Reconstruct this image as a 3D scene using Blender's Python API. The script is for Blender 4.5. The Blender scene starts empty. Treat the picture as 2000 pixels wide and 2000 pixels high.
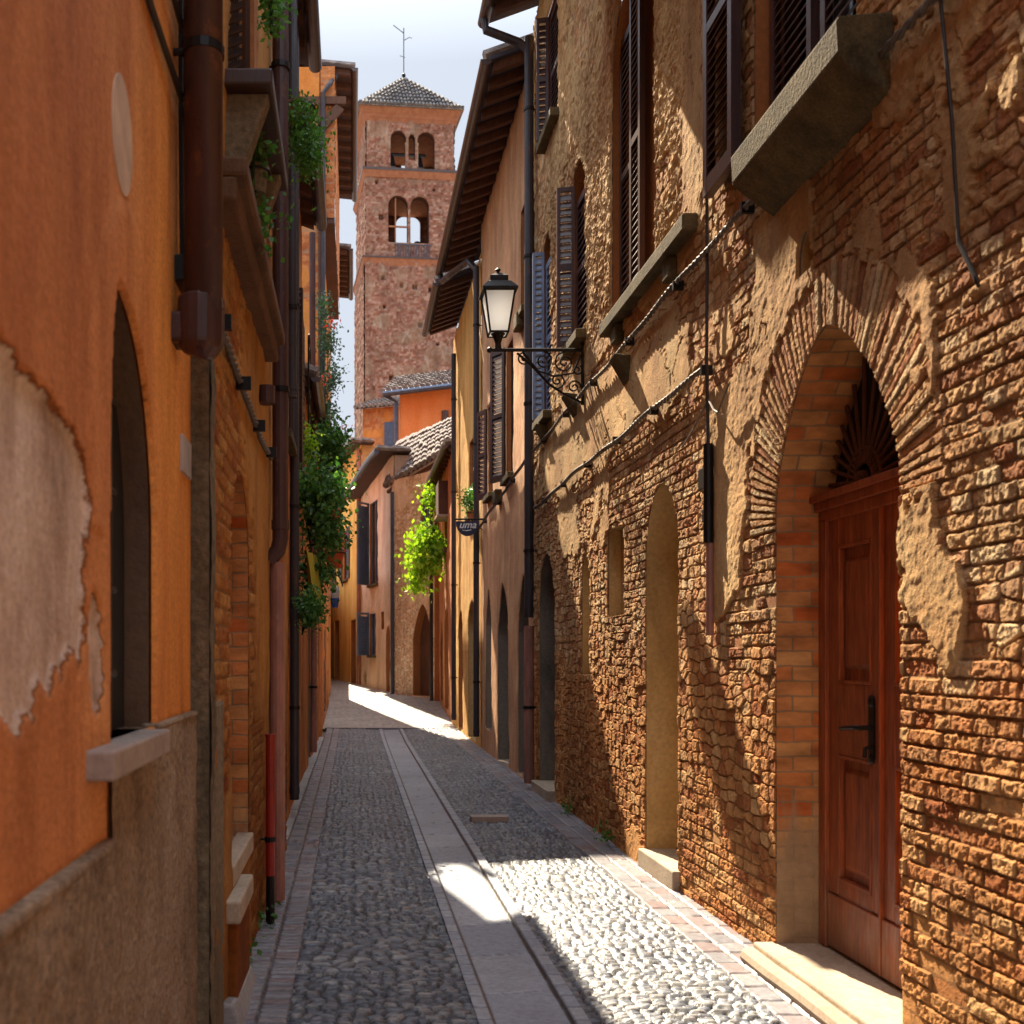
import bpy, math, random
import numpy as np
from mathutils import Vector, Matrix

random.seed(7)
SC = bpy.context.scene
COL = SC.collection
R = math.radians
SEG_Z = Vector((0, 0, 1))

# ------------------------------------------------------------------ noise
_rs = np.random.RandomState(11)
TAB = [_rs.rand(256, 256) for _ in range(6)]

def vn(x, y, s=0):
    t = TAB[s % 6]
    ix = np.floor(x).astype(int); iy = np.floor(y).astype(int)
    fx = x - ix; fy = y - iy
    fx = fx * fx * (3 - 2 * fx); fy = fy * fy * (3 - 2 * fy)
    ix += 17 * s; iy += 31 * s
    a = t[ix & 255, iy & 255]; b = t[(ix + 1) & 255, iy & 255]
    c = t[ix & 255, (iy + 1) & 255]; d = t[(ix + 1) & 255, (iy + 1) & 255]
    return (a * (1 - fx) + b * fx) * (1 - fy) + (c * (1 - fx) + d * fx) * fy

def fbm(x, y, o=4, s=0, g=0.5):
    r = 0; a = 1; n = 0
    for i in range(o):
        r = r + a * vn(x * 2 ** i + 3.7 * i, y * 2 ** i + 9.1 * i, s + i); n += a; a *= g
    return r / n

def hsh(i, j, s=0):
    return TAB[s % 6][(i * 7 + j * 13 + 5 * s) & 255, (j * 11 + i * 3 + 29 * s) & 255]

def sst(a, b, x):
    t = np.clip((x - a) / (b - a), 0, 1)
    return t * t * (3 - 2 * t)

def worley(x, y, s=0, jit=.85):
    ix = np.floor(x).astype(int); iy = np.floor(y).astype(int)
    f1 = np.full(x.shape, 9.); f2 = np.full(x.shape, 9.); rid = np.zeros(x.shape)
    for di in (-1, 0, 1):
        for dj in (-1, 0, 1):
            cx = ix + di; cy = iy + dj
            px = cx + .5 + (hsh(cx, cy, s) - .5) * jit
            py = cy + .5 + (hsh(cx, cy, s + 1) - .5) * jit
            d = np.sqrt((x - px) ** 2 + (y - py) ** 2)
            m = d < f1
            f2 = np.where(m, f1, np.minimum(f2, d))
            rid = np.where(m, hsh(cx, cy, s + 2), rid)
            f1 = np.where(m, d, f1)
    return f1, f2, rid

# ------------------------------------------------------------------ nodes
def newmat(name):
    m = bpy.data.materials.new(name); m.use_nodes = True
    nt = m.node_tree; nt.nodes.clear()
    return m, NT(nt)

class NT:
    def __init__(s, nt): s.nt = nt
    def n(s, t, ins=None, **kw):
        nd = s.nt.nodes.new('ShaderNode' + t)
        for k, v in kw.items(): setattr(nd, k, v)
        for k, v in (ins or {}).items():
            sock = nd.inputs[k]
            if isinstance(v, bpy.types.NodeSocket): s.nt.links.new(v, sock)
            elif isinstance(v, tuple) and len(v) == 3 and sock.type == 'RGBA': sock.default_value = (*v, 1)
            else: sock.default_value = v
        return nd
    def attr(s, name): return s.n('Attribute', attribute_name=name).outputs['Fac']
    def ramp(s, fac, stops, interp='LINEAR'):
        r = s.n('ValToRGB', {'Fac': fac}); cr = r.color_ramp; cr.interpolation = interp
        while len(cr.elements) < len(stops): cr.elements.new(.5)
        for e, (p, c) in zip(cr.elements, stops):
            e.position = p; e.color = (*c, 1) if len(c) == 3 else c
        return r.outputs[0]
    def noise(s, sc, det=4, rough=.55, vec=None, dist=0):
        i = {'Scale': sc, 'Detail': det, 'Roughness': rough, 'Distortion': dist}
        if vec is not None: i['Vector'] = vec
        return s.n('TexNoise', i).outputs['Fac']
    def mix(s, f, a, b, mode='MIX'):
        return s.n('Mix', {0: f, 6: a, 7: b}, data_type='RGBA', blend_type=mode).outputs[2]
    def obj(s, scale=(1, 1, 1)):
        tc = s.n('TexCoord').outputs['Object']
        return s.n('Mapping', {'Vector': tc, 'Scale': scale}).outputs[0]
    def out(s, col, rough=.9, bump=None, bstr=.5, bdist=.01, spec=.3, **kw):
        b = s.n('BsdfPrincipled', {'Base Color': col, 'Roughness': rough, 'Specular IOR Level': spec, **kw})
        if bump is not None:
            bn = s.n('Bump', {'Height': bump, 'Strength': bstr, 'Distance': bdist})
            s.nt.links.new(bn.outputs[0], b.inputs['Normal'])
        o = s.n('OutputMaterial'); s.nt.links.new(b.outputs[0], o.inputs[0])
        return b

def m_masonry(name, bricks, mortar, plaster, stain=(.55, 1.15), bump=.5, streak=.5, seed=0, low=None):
    m, t = newmat(name)
    v = t.obj()
    rnd = t.attr('rnd'); mo = t.attr('mort'); pl = t.attr('pl')
    stops = [(i / (len(bricks)), c) for i, c in enumerate(bricks)]
    br = t.ramp(rnd, stops)
    n1 = t.noise(22, 5, .65, v)
    br = t.mix(1.0, br, t.ramp(n1, [(.25, (.6, .6, .6)), (.75, (1.35, 1.3, 1.25))]), 'MULTIPLY')
    c = t.mix(mo, br, mortar)
    ps = [(.28 + .5 * i / max(1, len(plaster) - 1), q) for i, q in enumerate(plaster)]
    vs = t.obj((1, 1, .35))
    pc = t.ramp(t.noise(2.2, 8, .6, vs, .4), ps)
    pc = t.mix(1.0, pc, t.ramp(t.noise(30, 3, .6, v), [(.3, (.85, .85, .85)), (.7, (1.1, 1.1, 1.1))]), 'MULTIPLY')
    c = t.mix(pl, c, pc)
    st = t.noise(1.1, 6, .6, t.obj((1, 1, .3)), .6)
    c = t.mix(streak, c, t.mix(1.0, c, t.ramp(st, [(.33, (stain[0],) * 3), (.62, (stain[1],) * 3)]), 'MULTIPLY'))
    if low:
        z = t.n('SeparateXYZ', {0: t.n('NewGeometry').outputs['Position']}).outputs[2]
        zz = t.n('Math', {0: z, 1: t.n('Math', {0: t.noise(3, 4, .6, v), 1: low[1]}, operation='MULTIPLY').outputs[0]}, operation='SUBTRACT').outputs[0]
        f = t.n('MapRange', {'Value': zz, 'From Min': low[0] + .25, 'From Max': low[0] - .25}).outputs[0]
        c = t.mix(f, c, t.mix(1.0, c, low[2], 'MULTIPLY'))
    b = t.n('Math', {0: t.noise(45, 4, .7, v), 1: t.noise(160, 3, .7, v)}, operation='ADD').outputs[0]
    t.out(c, .93, b, bump, .012, .2)
    return m

def m_plain(name, cols, scale=3, rough=.85, bsc=60, bstr=.3, bdist=.004, stretch=(1, 1, .4), metal=0, spec=.3, fine=.15):
    m, t = newmat(name)
    ps = [(.3 + .42 * i / max(1, len(cols) - 1), q) for i, q in enumerate(cols)]
    c = t.ramp(t.noise(scale, 7, .6, t.obj(stretch), .3), ps)
    c = t.mix(1.0, c, t.ramp(t.noise(scale * 14, 3, .6, t.obj()), [(.3, (1 - fine,) * 3), (.7, (1 + fine,) * 3)]), 'MULTIPLY')
    t.out(c, rough, t.noise(bsc, 4, .65, t.obj()), bstr, bdist, spec, Metallic=metal)
    return m

def m_wood(name, c0, c1, rough=.4, axis=(14, 14, .9), coat=0.0):
    m, t = newmat(name)
    v = t.obj(axis)
    g = t.noise(4, 6, .6, v, 1.2)
    c = t.ramp(g, [(.3, c0), (.7, c1)])
    c = t.mix(1., c, t.ramp(t.noise(1.5, 4, .6, t.obj()), [(.3, (.7, .7, .7)), (.7, (1.15, 1.1, 1.1))]), 'MULTIPLY')
    if name.startswith('varnished'):        # scuffed, dusty foot and faded streaks
        z = t.n('SeparateXYZ', {0: t.n('NewGeometry').outputs['Position']}).outputs[2]
        zz = t.n('Math', {0: z, 1: t.n('Math', {0: t.noise(12, 6, .7, t.obj((1, 1, .5))), 1: 1.6}, operation='MULTIPLY').outputs[0]}, operation='ADD').outputs[0]
        f = t.n('MapRange', {'Value': zz, 'From Min': 1.35, 'From Max': .7, 'To Max': .6}).outputs[0]
        c = t.mix(f, c, (.26, .16, .10))
        c = t.mix(.5, c, t.mix(1., c, t.ramp(t.noise(5, 7, .75, t.obj((3, 3, .25))), [(.35, (.55, .5, .5)), (.7, (1.5, 1.5, 1.5))]), 'MULTIPLY'))
        rr = t.n('MapRange', {'Value': t.noise(7, 6, .7, t.obj((2, 2, .6))), 'From Min': .3, 'From Max': .7, 'To Min': .32, 'To Max': .7}).outputs[0]
        rough = rr
    b = t.out(c, rough, g, .4, .004, .5)
    return m

def m_uvbrick(name, c1, c2, mortar, lowcol, lowz=.75, dark=1.0):
    m, t = newmat(name)
    uv = t.n('UVMap').outputs[0]
    w = t.noise(6, 3, .6, t.obj())
    uvw = t.n('VectorMath', {0: uv, 1: t.n('VectorMath', {0: t.n('CombineXYZ', {0: w, 1: w}).outputs[0], 'Scale': .03}, operation='SCALE').outputs[0]}, operation='ADD').outputs[0]
    bk = t.n('TexBrick', {'Vector': uvw, 'Color1': c1, 'Color2': c2, 'Mortar': mortar, 'Scale': 1.0, 'Mortar Size': .006,
                          'Mortar Smooth': .4, 'Bias': 0., 'Brick Width': .2, 'Row Height': .078})
    bk.offset = .5
    c = bk.outputs[0]
    c = t.mix(1., c, t.ramp(t.noise(4, 5, .6, t.obj((1, 1, 2.5))), [(.3, (.55, .5, .5)), (.7, (1.3, 1.25, 1.2))]), 'MULTIPLY')
    z = t.n('SeparateXYZ', {0: t.n('NewGeometry').outputs['Position']}).outputs[2]
    zz = t.n('Math', {0: z, 1: t.n('Math', {0: t.noise(5, 4, .6), 1: .9}, operation='MULTIPLY').outputs[0]}, operation='ADD').outputs[0]
    f = t.n('MapRange', {'Value': zz, 'From Min': lowz + .55, 'From Max': lowz + .3}).outputs[0]
    lc = t.ramp(t.noise(9, 6, .65, t.obj()), [(.3, tuple(x * .7 for x in lowcol)), (.7, tuple(x * 1.15 for x in lowcol))])
    c = t.mix(f, c, lc)
    h = t.n('Math', {0: t.n('Math', {0: 1., 1: bk.outputs['Fac']}, operation='SUBTRACT').outputs[0], 1: t.noise(50, 4, .7, t.obj())}, operation='ADD').outputs[0]
    t.out(c, .92, h, .6, .008, .2)
    return m

def m_leaf(name, cols, trans=.35):
    m, t = newmat(name)
    ps = [(i / max(1, len(cols) - 1), q) for i, q in enumerate(cols)]
    c = t.ramp(t.attr('rnd'), ps)
    d = t.n('BsdfPrincipled', {'Base Color': c, 'Roughness': .5, 'Specular IOR Level': .4})
    tr = t.n('BsdfTranslucent', {'Color': t.mix(1., c, (1.5, 1.6, .7), 'MULTIPLY')})
    mx = t.n('MixShader', {0: trans, 1: d.outputs[0], 2: tr.outputs[0]})
    o = t.n('OutputMaterial'); t.nt.links.new(mx.outputs[0], o.inputs[0])
    return m

def m_flat(name, c, rough=.6, metal=0, spec=.5): 
    m, t = newmat(name)
    cc = t.mix(1., c, t.ramp(t.noise(8, 5, .6, t.obj()), [(.3, (.75, .75, .75)), (.7, (1.2, 1.2, 1.2))]), 'MULTIPLY')
    t.out(cc, rough, t.noise(40, 3, .6, t.obj()), .15, .003, spec, Metallic=metal)
    return m

M = {}
M['r1'] = m_masonry('old golden brick', [(.36, .14, .06), (.56, .29, .125), (.66, .42, .20), (.46, .19, .08), (.76, .57, .33), (.54, .28, .12), (.62, .38, .18)],
                    (.30, .18, .09), [(.40, .19, .08), (.62, .38, .17), (.80, .58, .30)], (.55, 1.2), 1., .75, low=(.75, 1.6, (1.0, .80, .60)))
M['r2'] = m_masonry('brown purple plaster', [(.30, .15, .09), (.40, .21, .12)], (.3, .2, .13), [(.42, .21, .12), (.62, .34, .18), (.74, .47, .27)], (.5, 1.15), .6, .7)
M['r3'] = m_masonry('yellow ochre plaster', [(.45, .22, .08), (.52, .3, .12)], (.4, .28, .14), [(.60, .28, .07), (.74, .44, .14), (.80, .58, .24)], (.6, 1.15), .5, .7)
M['r4'] = m_masonry('orange pink plaster', [(.45, .18, .08), (.52, .24, .12)], (.4, .25, .14), [(.48, .19, .08), (.58, .26, .12), (.64, .36, .2)], (.6, 1.15), .5, .7)
M['fs'] = m_masonry('pale rubble stone', [(.64, .44, .28), (.80, .60, .41), (.70, .48, .31), (.86, .72, .54)], (.40, .27, .18), [(.76, .52, .34), (.86, .65, .46), (.90, .74, .56)], (.6, 1.2), .7, .6)
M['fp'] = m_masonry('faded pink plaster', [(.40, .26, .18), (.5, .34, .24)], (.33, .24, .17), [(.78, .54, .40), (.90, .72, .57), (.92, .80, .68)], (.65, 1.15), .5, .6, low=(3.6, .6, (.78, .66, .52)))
M['fy'] = m_masonry('yellow orange plaster', [(.5, .3, .12)] * 2, (.4, .3, .15), [(.80, .36, .07), (.88, .52, .13), (.88, .62, .24)], (.7, 1.1), .4, .5)
M['fo'] = m_masonry('bright orange plaster', [(.5, .2, .08)] * 2, (.4, .2, .1), [(.72, .22, .06), (.78, .27, .09), (.8, .33, .13)], (.8, 1.1), .3, .4)
M['l1'] = m_masonry('orange render', [(.35, .15, .07)] * 2, (.36, .27, .19), [(.42, .13, .035), (.58, .21, .04), (.66, .26, .04)], (.62, 1.12), .25, .75)
M['l1p'] = m_masonry('grey lime patch', [(.42, .33, .26)] * 2, (.4, .3, .25), [(.36, .28, .20), (.5, .42, .35), (.56, .44, .38)], (.6, 1.1), .6, .6)
M['plinth'] = m_plain('speckled rough plinth', [(.17, .12, .08), (.30, .22, .15), (.36, .28, .21)], 3.5, .95, 60, .9, .012, (1, 1, .6), fine=.4)
M['l2'] = m_masonry('orange brown left brick', [(.44, .15, .035), (.56, .24, .06), (.36, .11, .03), (.6, .30, .09)], (.34, .2, .1), [(.46, .19, .045), (.60, .28, .07), (.66, .36, .12)], (.55, 1.15), .8, .7, low=(.9, 1., (.6, .55, .5)))
M['l3'] = m_masonry('red orange left plaster', [(.45, .15, .04), (.55, .22, .07)], (.36, .22, .12), [(.42, .13, .04), (.56, .21, .06), (.62, .3, .1)], (.5, 1.15), .6, .7)
M['l5'] = m_masonry('orange brick gable', [(.5, .18, .06), (.6, .26, .1), (.44, .14, .05)], (.4, .24, .14), [(.62, .22, .05), (.72, .3, .08)], (.7, 1.1), .5, .5)
M['tower'] = m_masonry('tower brick', [(.09, .042, .032), (.20, .088, .062), (.27, .125, .088), (.33, .17, .125), (.42, .27, .21)], (.26, .18, .13), [(.22, .115, .075), (.30, .19, .13), (.50, .42, .34)], (.6, 1.15), .9, .7)
M['revbrick'] = m_uvbrick('door reveal brick', (.46, .12, .03), (.56, .33, .13), (.30, .21, .12), (.36, .25, .15))
M['revplaster'] = m_plain('ochre reveal plaster', [(.32, .2, .08), (.46, .3, .13), (.52, .37, .19)], 2.5, .95, 40, .6, .01)
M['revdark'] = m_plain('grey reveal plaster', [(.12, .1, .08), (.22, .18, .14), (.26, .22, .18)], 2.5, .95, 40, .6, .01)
M['revstrip'] = m_plain('red brown smooth plaster', [(.33, .12, .04), (.44, .18, .06)], 2, .9, 40, .3, .006)
M['doorwood'] = m_wood('varnished red brown wood', (.13, .026, .009), (.40, .10, .026), .45)
M['darkwood'] = m_wood('dark shutter wood', (.035, .018, .014), (.075, .035, .025), .42)
M['plumwood'] = m_wood('plum painted shutter wood', (.05, .024, .026), (.085, .045, .045), .38)
M['bluewood'] = m_wood('blue grey shutter wood', (.10, .14, .24), (.20, .27, .40), .5)
M['beam'] = m_wood('rafter wood', (.07, .028, .016), (.15, .065, .035), .8)
M['soffitblue'] = m_wood('blue grey soffit boards', (.04, .05, .085), (.08, .09, .14), .85)
M['soffit'] = m_wood('soffit boards', (.045, .03, .03), (.10, .055, .04), .85)
M['iron'] = m_flat('black iron', (.018, .016, .016), .45, .6)
def m_pipe(name, c, rust=(.20, .075, .03)):
    m, t = newmat(name)
    v = t.obj((1, 1, .25))
    a = t.mix(1., c, t.ramp(t.noise(7, 7, .7, v), [(.3, (.6, .6, .6)), (.7, (1.5, 1.45, 1.4))]), 'MULTIPLY')
    f = t.ramp(t.noise(11, 8, .75, t.obj((1, 1, .5))), [(.56, (0, 0, 0)), (.64, (1, 1, 1))])
    a = t.mix(t.n('Math', {0: f, 1: .55}, operation='MULTIPLY').outputs[0], a, rust)
    rr = t.n('MapRange', {'Value': t.noise(9, 6, .7, v), 'From Min': .3, 'From Max': .7, 'To Min': .25, 'To Max': .7}).outputs[0]
    t.out(a, rr, t.noise(6, 5, .6, t.obj((1, 1, .4))), .5, .012, .4)
    return m
M['pipe'] = m_pipe('brown painted downpipe', (.06, .026, .025))
M['pipedark'] = m_pipe('dark slate downpipe', (.032, .028, .036), (.10, .045, .025))
M['pipepink'] = m_pipe('faded copper downpipe', (.30, .14, .11), (.36, .22, .16))
M['pipered'] = m_flat('red standpipe paint', (.28, .015, .008), .4)
M['gutter'] = m_flat('gutter metal', (.10, .07, .065), .4, .5)
M['bluemetal'] = m_flat('blue grey metal', (.08, .10, .15), .35, .5)
M['sillstone'] = m_plain('mossy sill stone', [(.045, .034, .018), (.11, .082, .04), (.155, .118, .06)], 5, .95, 50, .9, .012, (1, 1, 1), fine=.3)
M['palestone'] = m_plain('pale step stone', [(.34, .27, .20), (.5, .41, .31)], 3, .85, 60, .4, .006, (1, 1, 1))
M['sill1'] = m_plain('pinkish grey marble sill', [(.30, .24, .21), (.40, .33, .29)], 3, .6, 60, .2, .003, (1, 1, 1))
M['pilaster'] = m_plain('grey green rough stone', [(.10, .075, .045), (.20, .155, .10), (.24, .19, .13)], 2.5, .95, 45, .9, .012, (1, 1, .3), fine=.35)
M['cable'] = m_flat('weathered cable', (.12, .10, .085), .6)
M['cabledark'] = m_flat('black cable', (.025, .02, .02), .5)
M['glassd'] = m_flat('dark window glass', (.02, .022, .03), .12, 0, .8)
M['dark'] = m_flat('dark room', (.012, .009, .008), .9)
M['tiles'] = m_plain('old roof tiles', [(.10, .08, .075), (.20, .165, .15), (.34, .29, .26)], 6, .9, 30, .8, .02, (1, 1, 1), fine=.5)
M['milk'] = None
M['plate'] = m_flat('grey metal plate', (.42, .40, .42), .4)
M['cream'] = m_flat('cream plaque', (.62, .47, .36), .6)
M['lettering'] = m_flat('white lettering', (.75, .77, .8), .5)
M['signblue'] = m_flat('dark blue sign paint', (.02, .03, .07), .3)
M['terracotta'] = m_flat('terracotta pot', (.42, .14, .06), .8)
M['redpot'] = m_flat('orange red pot', (.6, .10, .03), .5)
M['cloth'] = m_plain('olive yellow cloth', [(.32, .27, .03), (.46, .38, .05)], 6, .9, 60, .2)
M['bluepaint'] = m_flat('blue enamel', (.03, .12, .5), .4)
def m_milk():
    m, t = newmat('milky lamp glass')
    d = t.n('BsdfPrincipled', {'Base Color': (.86, .88, .9), 'Roughness': .25}); tr = t.n('BsdfTranslucent', {'Color': (.93, .96, 1.)})
    mx = t.n('MixShader', {0: .85, 1: d.outputs[0], 2: tr.outputs[0]}); o = t.n('OutputMaterial'); t.nt.links.new(mx.outputs[0], o.inputs[0])
    return m
M['milk'] = m_milk()
M['flower'] = m_leaf('red petals', [(.5, .01, .01), (.75, .03, .02), (.7, .06, .05)], .3)
M['leafd'] = m_leaf('dark green leaves', [(.015, .05, .02), (.045, .14, .04), (.10, .25, .06), (.2, .36, .10)], .3)
M['leafl'] = m_leaf('lime green leaves', [(.06, .18, .01), (.20, .38, .02), (.34, .52, .04), (.42, .56, .07)], .35)
M['leafg'] = m_leaf('fern green leaves', [(.03, .09, .02), (.07, .2, .04), (.12, .3, .05)], .35)
M['leafb'] = m_leaf('blue green rose leaves', [(.03, .07, .05), (.06, .13, .08), (.12, .2, .13)], .3)

def m_road(name, cols, gap, bump=.5):
    m, t = newmat(name)
    c = t.ramp(t.attr('rnd'), [(i / (len(cols) - 1), q) for i, q in enumerate(cols)])
    c = t.mix(1., c, t.ramp(t.noise(35, 5, .6, t.obj()), [(.3, (.75, .75, .75)), (.7, (1.2, 1.2, 1.2))]), 'MULTIPLY')
    c = t.mix(t.attr('mort'), c, gap)
    c = t.mix(.6, c, t.mix(1., c, t.ramp(t.noise(.9, 5, .6, t.obj()), [(.35, (.7, .7, .7)), (.65, (1.2, 1.2, 1.2))]), 'MULTIPLY'))
    t.out(c, .42, t.noise(90, 4, .65, t.obj()), bump, .004, .5)
    return m
M['cobble'] = m_road('river cobbles', [(.050, .062, .090), (.110, .128, .165), (.175, .190, .225), (.080, .092, .122), (.29, .295, .30), (.135, .140, .155)], (.016, .015, .015))
M['slab'] = m_road('gutter slabs', [(.25, .29, .36), (.30, .34, .41), (.35, .385, .44)], (.06, .05, .045), .4)
M['pavebrick'] = m_road('paving bricks', [(.16, .165, .195), (.22, .222, .25), (.21, .15, .155), (.26, .26, .28), (.19, .185, .21)], (.04, .03, .03))
M['kerb'] = m_plain('grey kerb stone', [(.26, .26, .27), (.40, .39, .38)], 3, .8, 60, .4, .006, (1, 1, 1))
M['earth'] = m_plain('packed earth', [(.16, .12, .09), (.24, .19, .14)], .3, .95, 8, .5, .05, (1, 1, 1))

# ------------------------------------------------------------------ objects
def tag(o, label=None, cat=None, group=None, kind=None):
    if label: o['label'] = label
    if cat: o['category'] = cat
    if group: o['group'] = group
    if kind: o['kind'] = kind
    return o

def thing(name, label, cat, loc=(0, 0, 0), rz=0, group=None, kind=None):
    o = bpy.data.objects.new(name, None); COL.objects.link(o)
    o.location = loc; o.rotation_euler = (0, 0, rz); o.empty_display_size = .2
    return tag(o, label, cat, group, kind)

def origin_of(p):
    v = Vector((0, 0, 0))
    while p is not None:
        v += Vector(p.location); p = p.parent
    return v

class Frame:
    def __init__(s, O, U, N, W=(0, 0, 1)):
        s.O = Vector(O); s.U = Vector(U).normalized(); s.N = Vector(N).normalized(); s.W = Vector(W)
    def P(s, u, v, h=0): return s.O + s.U * u + s.W * v + s.N * h

WORLD = Frame((0, 0, 0), (1, 0, 0), (0, 1, 0))     # P(x, z, y)

def link_mesh(name, me, mat, parent, smooth=False):
    if mat: me.materials.append(mat)
    if smooth: me.polygons.foreach_set('use_smooth', [True] * len(me.polygons))
    o = bpy.data.objects.new(name, me); COL.objects.link(o)
    if parent is not None: o.parent = parent
    return o

class MB:
    def __init__(s): s.v = []; s.f = []
    def poly(s, pts):
        b = len(s.v); s.v += [tuple(p) for p in pts]; s.f.append(tuple(range(b, b + len(pts)))); return s
    def hexa(s, P):
        b = len(s.v); s.v += [tuple(p) for p in P]
        for f in ((0, 1, 2, 3), (7, 6, 5, 4), (0, 4, 5, 1), (1, 5, 6, 2), (2, 6, 7, 3), (3, 7, 4, 0)):
            s.f.append(tuple(b + i for i in f))
        return s
    def box(s, x0, x1, y0, y1, z0, z1):
        return s.hexa([(x0, y0, z0), (x1, y0, z0), (x1, y1, z0), (x0, y1, z0), (x0, y0, z1), (x1, y0, z1), (x1, y1, z1), (x0, y1, z1)])
    def fbox(s, F, u0, u1, v0, v1, h0, h1):
        return s.hexa([F.P(u0, v0, h0), F.P(u1, v0, h0), F.P(u1, v0, h1), F.P(u0, v0, h1), F.P(u0, v1, h0), F.P(u1, v1, h0), F.P(u1, v1, h1), F.P(u0, v1, h1)])
    def tube(s, pts, r, n=8, cap=True):
        pts = [Vector(p) for p in pts]
        rs = r if isinstance(r, (list, tuple)) else [r] * len(pts)
        b = len(s.v)
        prev = None
        for i, p in enumerate(pts):
            d = (pts[min(i + 1, len(pts) - 1)] - pts[max(i - 1, 0)])
            d = d.normalized() if d.length > 1e-9 else Vector((0, 0, 1))
            if prev is None:
                a = Vector((0, 0, 1)) if abs(d.z) < .9 else Vector((1, 0, 0))
                e = d.cross(a).normalized()
            else:
                e = (prev - d * prev.dot(d)).normalized()
            prev = e; g = d.cross(e)
            for k in range(n):
                t = 2 * math.pi * k / n
                s.v.append(tuple(p + (e * math.cos(t) + g * math.sin(t)) * rs[i]))
        for i in range(len(pts) - 1):
            for k in range(n):
                k2 = (k + 1) % n
                s.f.append((b + i * n + k, b + i * n + k2, b + (i + 1) * n + k2, b + (i + 1) * n + k))
        if cap:
            s.f.append(tuple(b + k for k in range(n))[::-1])
            s.f.append(tuple(b + (len(pts) - 1) * n + k for k in range(n)))
        return s
    def ball(s, c, r, n=10, m=6, sc=(1, 1, 1)):
        b = len(s.v); c = Vector(c)
        for i in range(m + 1):
            ph = math.pi * i / m
            for k in range(n):
                t = 2 * math.pi * k / n
                s.v.append((c.x + r * sc[0] * math.sin(ph) * math.cos(t), c.y + r * sc[1] * math.sin(ph) * math.sin(t), c.z + r * sc[2] * math.cos(ph)))
        for i in range(m):
            for k in range(n):
                k2 = (k + 1) % n
                s.f.append((b + i * n + k, b + i * n + k2, b + (i + 1) * n + k2, b + (i + 1) * n + k))
        return s
    def build(s, name, mat, parent=None, smooth=False, bevel=0, local=False):
        me = bpy.data.meshes.new(name)
        o = Vector((0, 0, 0)) if local else origin_of(parent)
        me.from_pydata([(x - o.x, y - o.y, z - o.z) for x, y, z in s.v], [], s.f)
        me.update()
        ob = link_mesh(name, me, mat, parent, smooth)
        if bevel:
            md = ob.modifiers.new('b', 'BEVEL'); md.width = bevel; md.segments = 2; md.limit_method = 'ANGLE'
        return ob

def grid_mesh(name, F, u, v, H, attrs, mat, parent, drop=None, local=False, flat=False):
    """height field over a plane; u, v: 2-d coordinates, H: height, drop: cell mask to leave out"""
    nu, nv = u.shape
    O = np.array(F.O); 
    if not local: O = O - np.array(origin_of(parent))
    co = O[None, None, :] + u[..., None] * np.array(F.U) + v[..., None] * np.array(F.W) + H[..., None] * np.array(F.N)
    idx = np.arange(nu * nv).reshape(nu, nv)
    q = np.stack([idx[:-1, :-1], idx[1:, :-1], idx[1:, 1:], idx[:-1, 1:]], -1)
    if F.U.cross(F.W).dot(F.N) < 0: q = q[..., ::-1]
    if drop is not None: q = q[~drop]
    q = q.reshape(-1, 4)
    used = np.zeros(nu * nv, bool); used[q.ravel()] = True
    remap = np.cumsum(used) - 1
    co = co.reshape(-1, 3)[used]; q = remap[q]
    me = bpy.data.meshes.new(name)
    me.vertices.add(len(co)); me.vertices.foreach_set('co', co.astype(np.float32).ravel())
    me.loops.add(q.size); me.loops.foreach_set('vertex_index', q.astype(np.int32).ravel())
    me.polygons.add(len(q)); me.polygons.foreach_set('loop_start', np.arange(0, q.size, 4, dtype=np.int32))
    me.update(calc_edges=True)
    me.polygons.foreach_set('use_smooth', np.full(len(q), not flat))
    for k, a in attrs.items():
        at = me.attributes.new(k, 'FLOAT', 'POINT')
        at.data.foreach_set('value', a.reshape(-1)[used].astype(np.float32))
    me.validate()
    return link_mesh(name, me, mat, parent)

class Op:
    """an opening: rect from v0 to spring vs, arch of given rise over it"""
    def __init__(s, u0, u1, v0, vs, rise=0, p=2., q=.5, uc=None, depth=.2, rev=None):
        s.u0, s.u1, s.v0, s.vs, s.rise, s.p, s.q, s.depth, s.rev = u0, u1, v0, vs, rise, p, q, depth, rev
        s.uc = uc if uc is not None else (u0 + u1) / 2
    def top(s, u):
        w = np.where(u < s.uc, s.uc - s.u0, s.u1 - s.uc)
        t = np.clip(np.abs(u - s.uc) / np.maximum(w, 1e-6), 0, 1)
        return s.vs + s.rise * (1 - t ** s.p) ** s.q
    def inside(s, u, v): return (u > s.u0) & (u < s.u1) & (v > s.v0) & (v < s.top(u))
    def outline(s, n=24, step=.12):
        pts = [(s.u0, v) for v in np.linspace(s.v0, s.vs, max(2, int((s.vs - s.v0) / step)))]
        if s.rise > 0:
            for t in np.linspace(0, math.pi, n + 1)[1:-1]:
                c = -math.cos(t)
                uu = s.uc + (c * (s.uc - s.u0) if c < 0 else c * (s.u1 - s.uc))
                pts.append((uu, float(s.top(np.array(uu)))))
        pts += [(s.u1, v) for v in np.linspace(s.vs, s.v0, max(2, int((s.vs - s.v0) / step)))]
        return pts

def clamp_ring(cells): return cells

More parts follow.
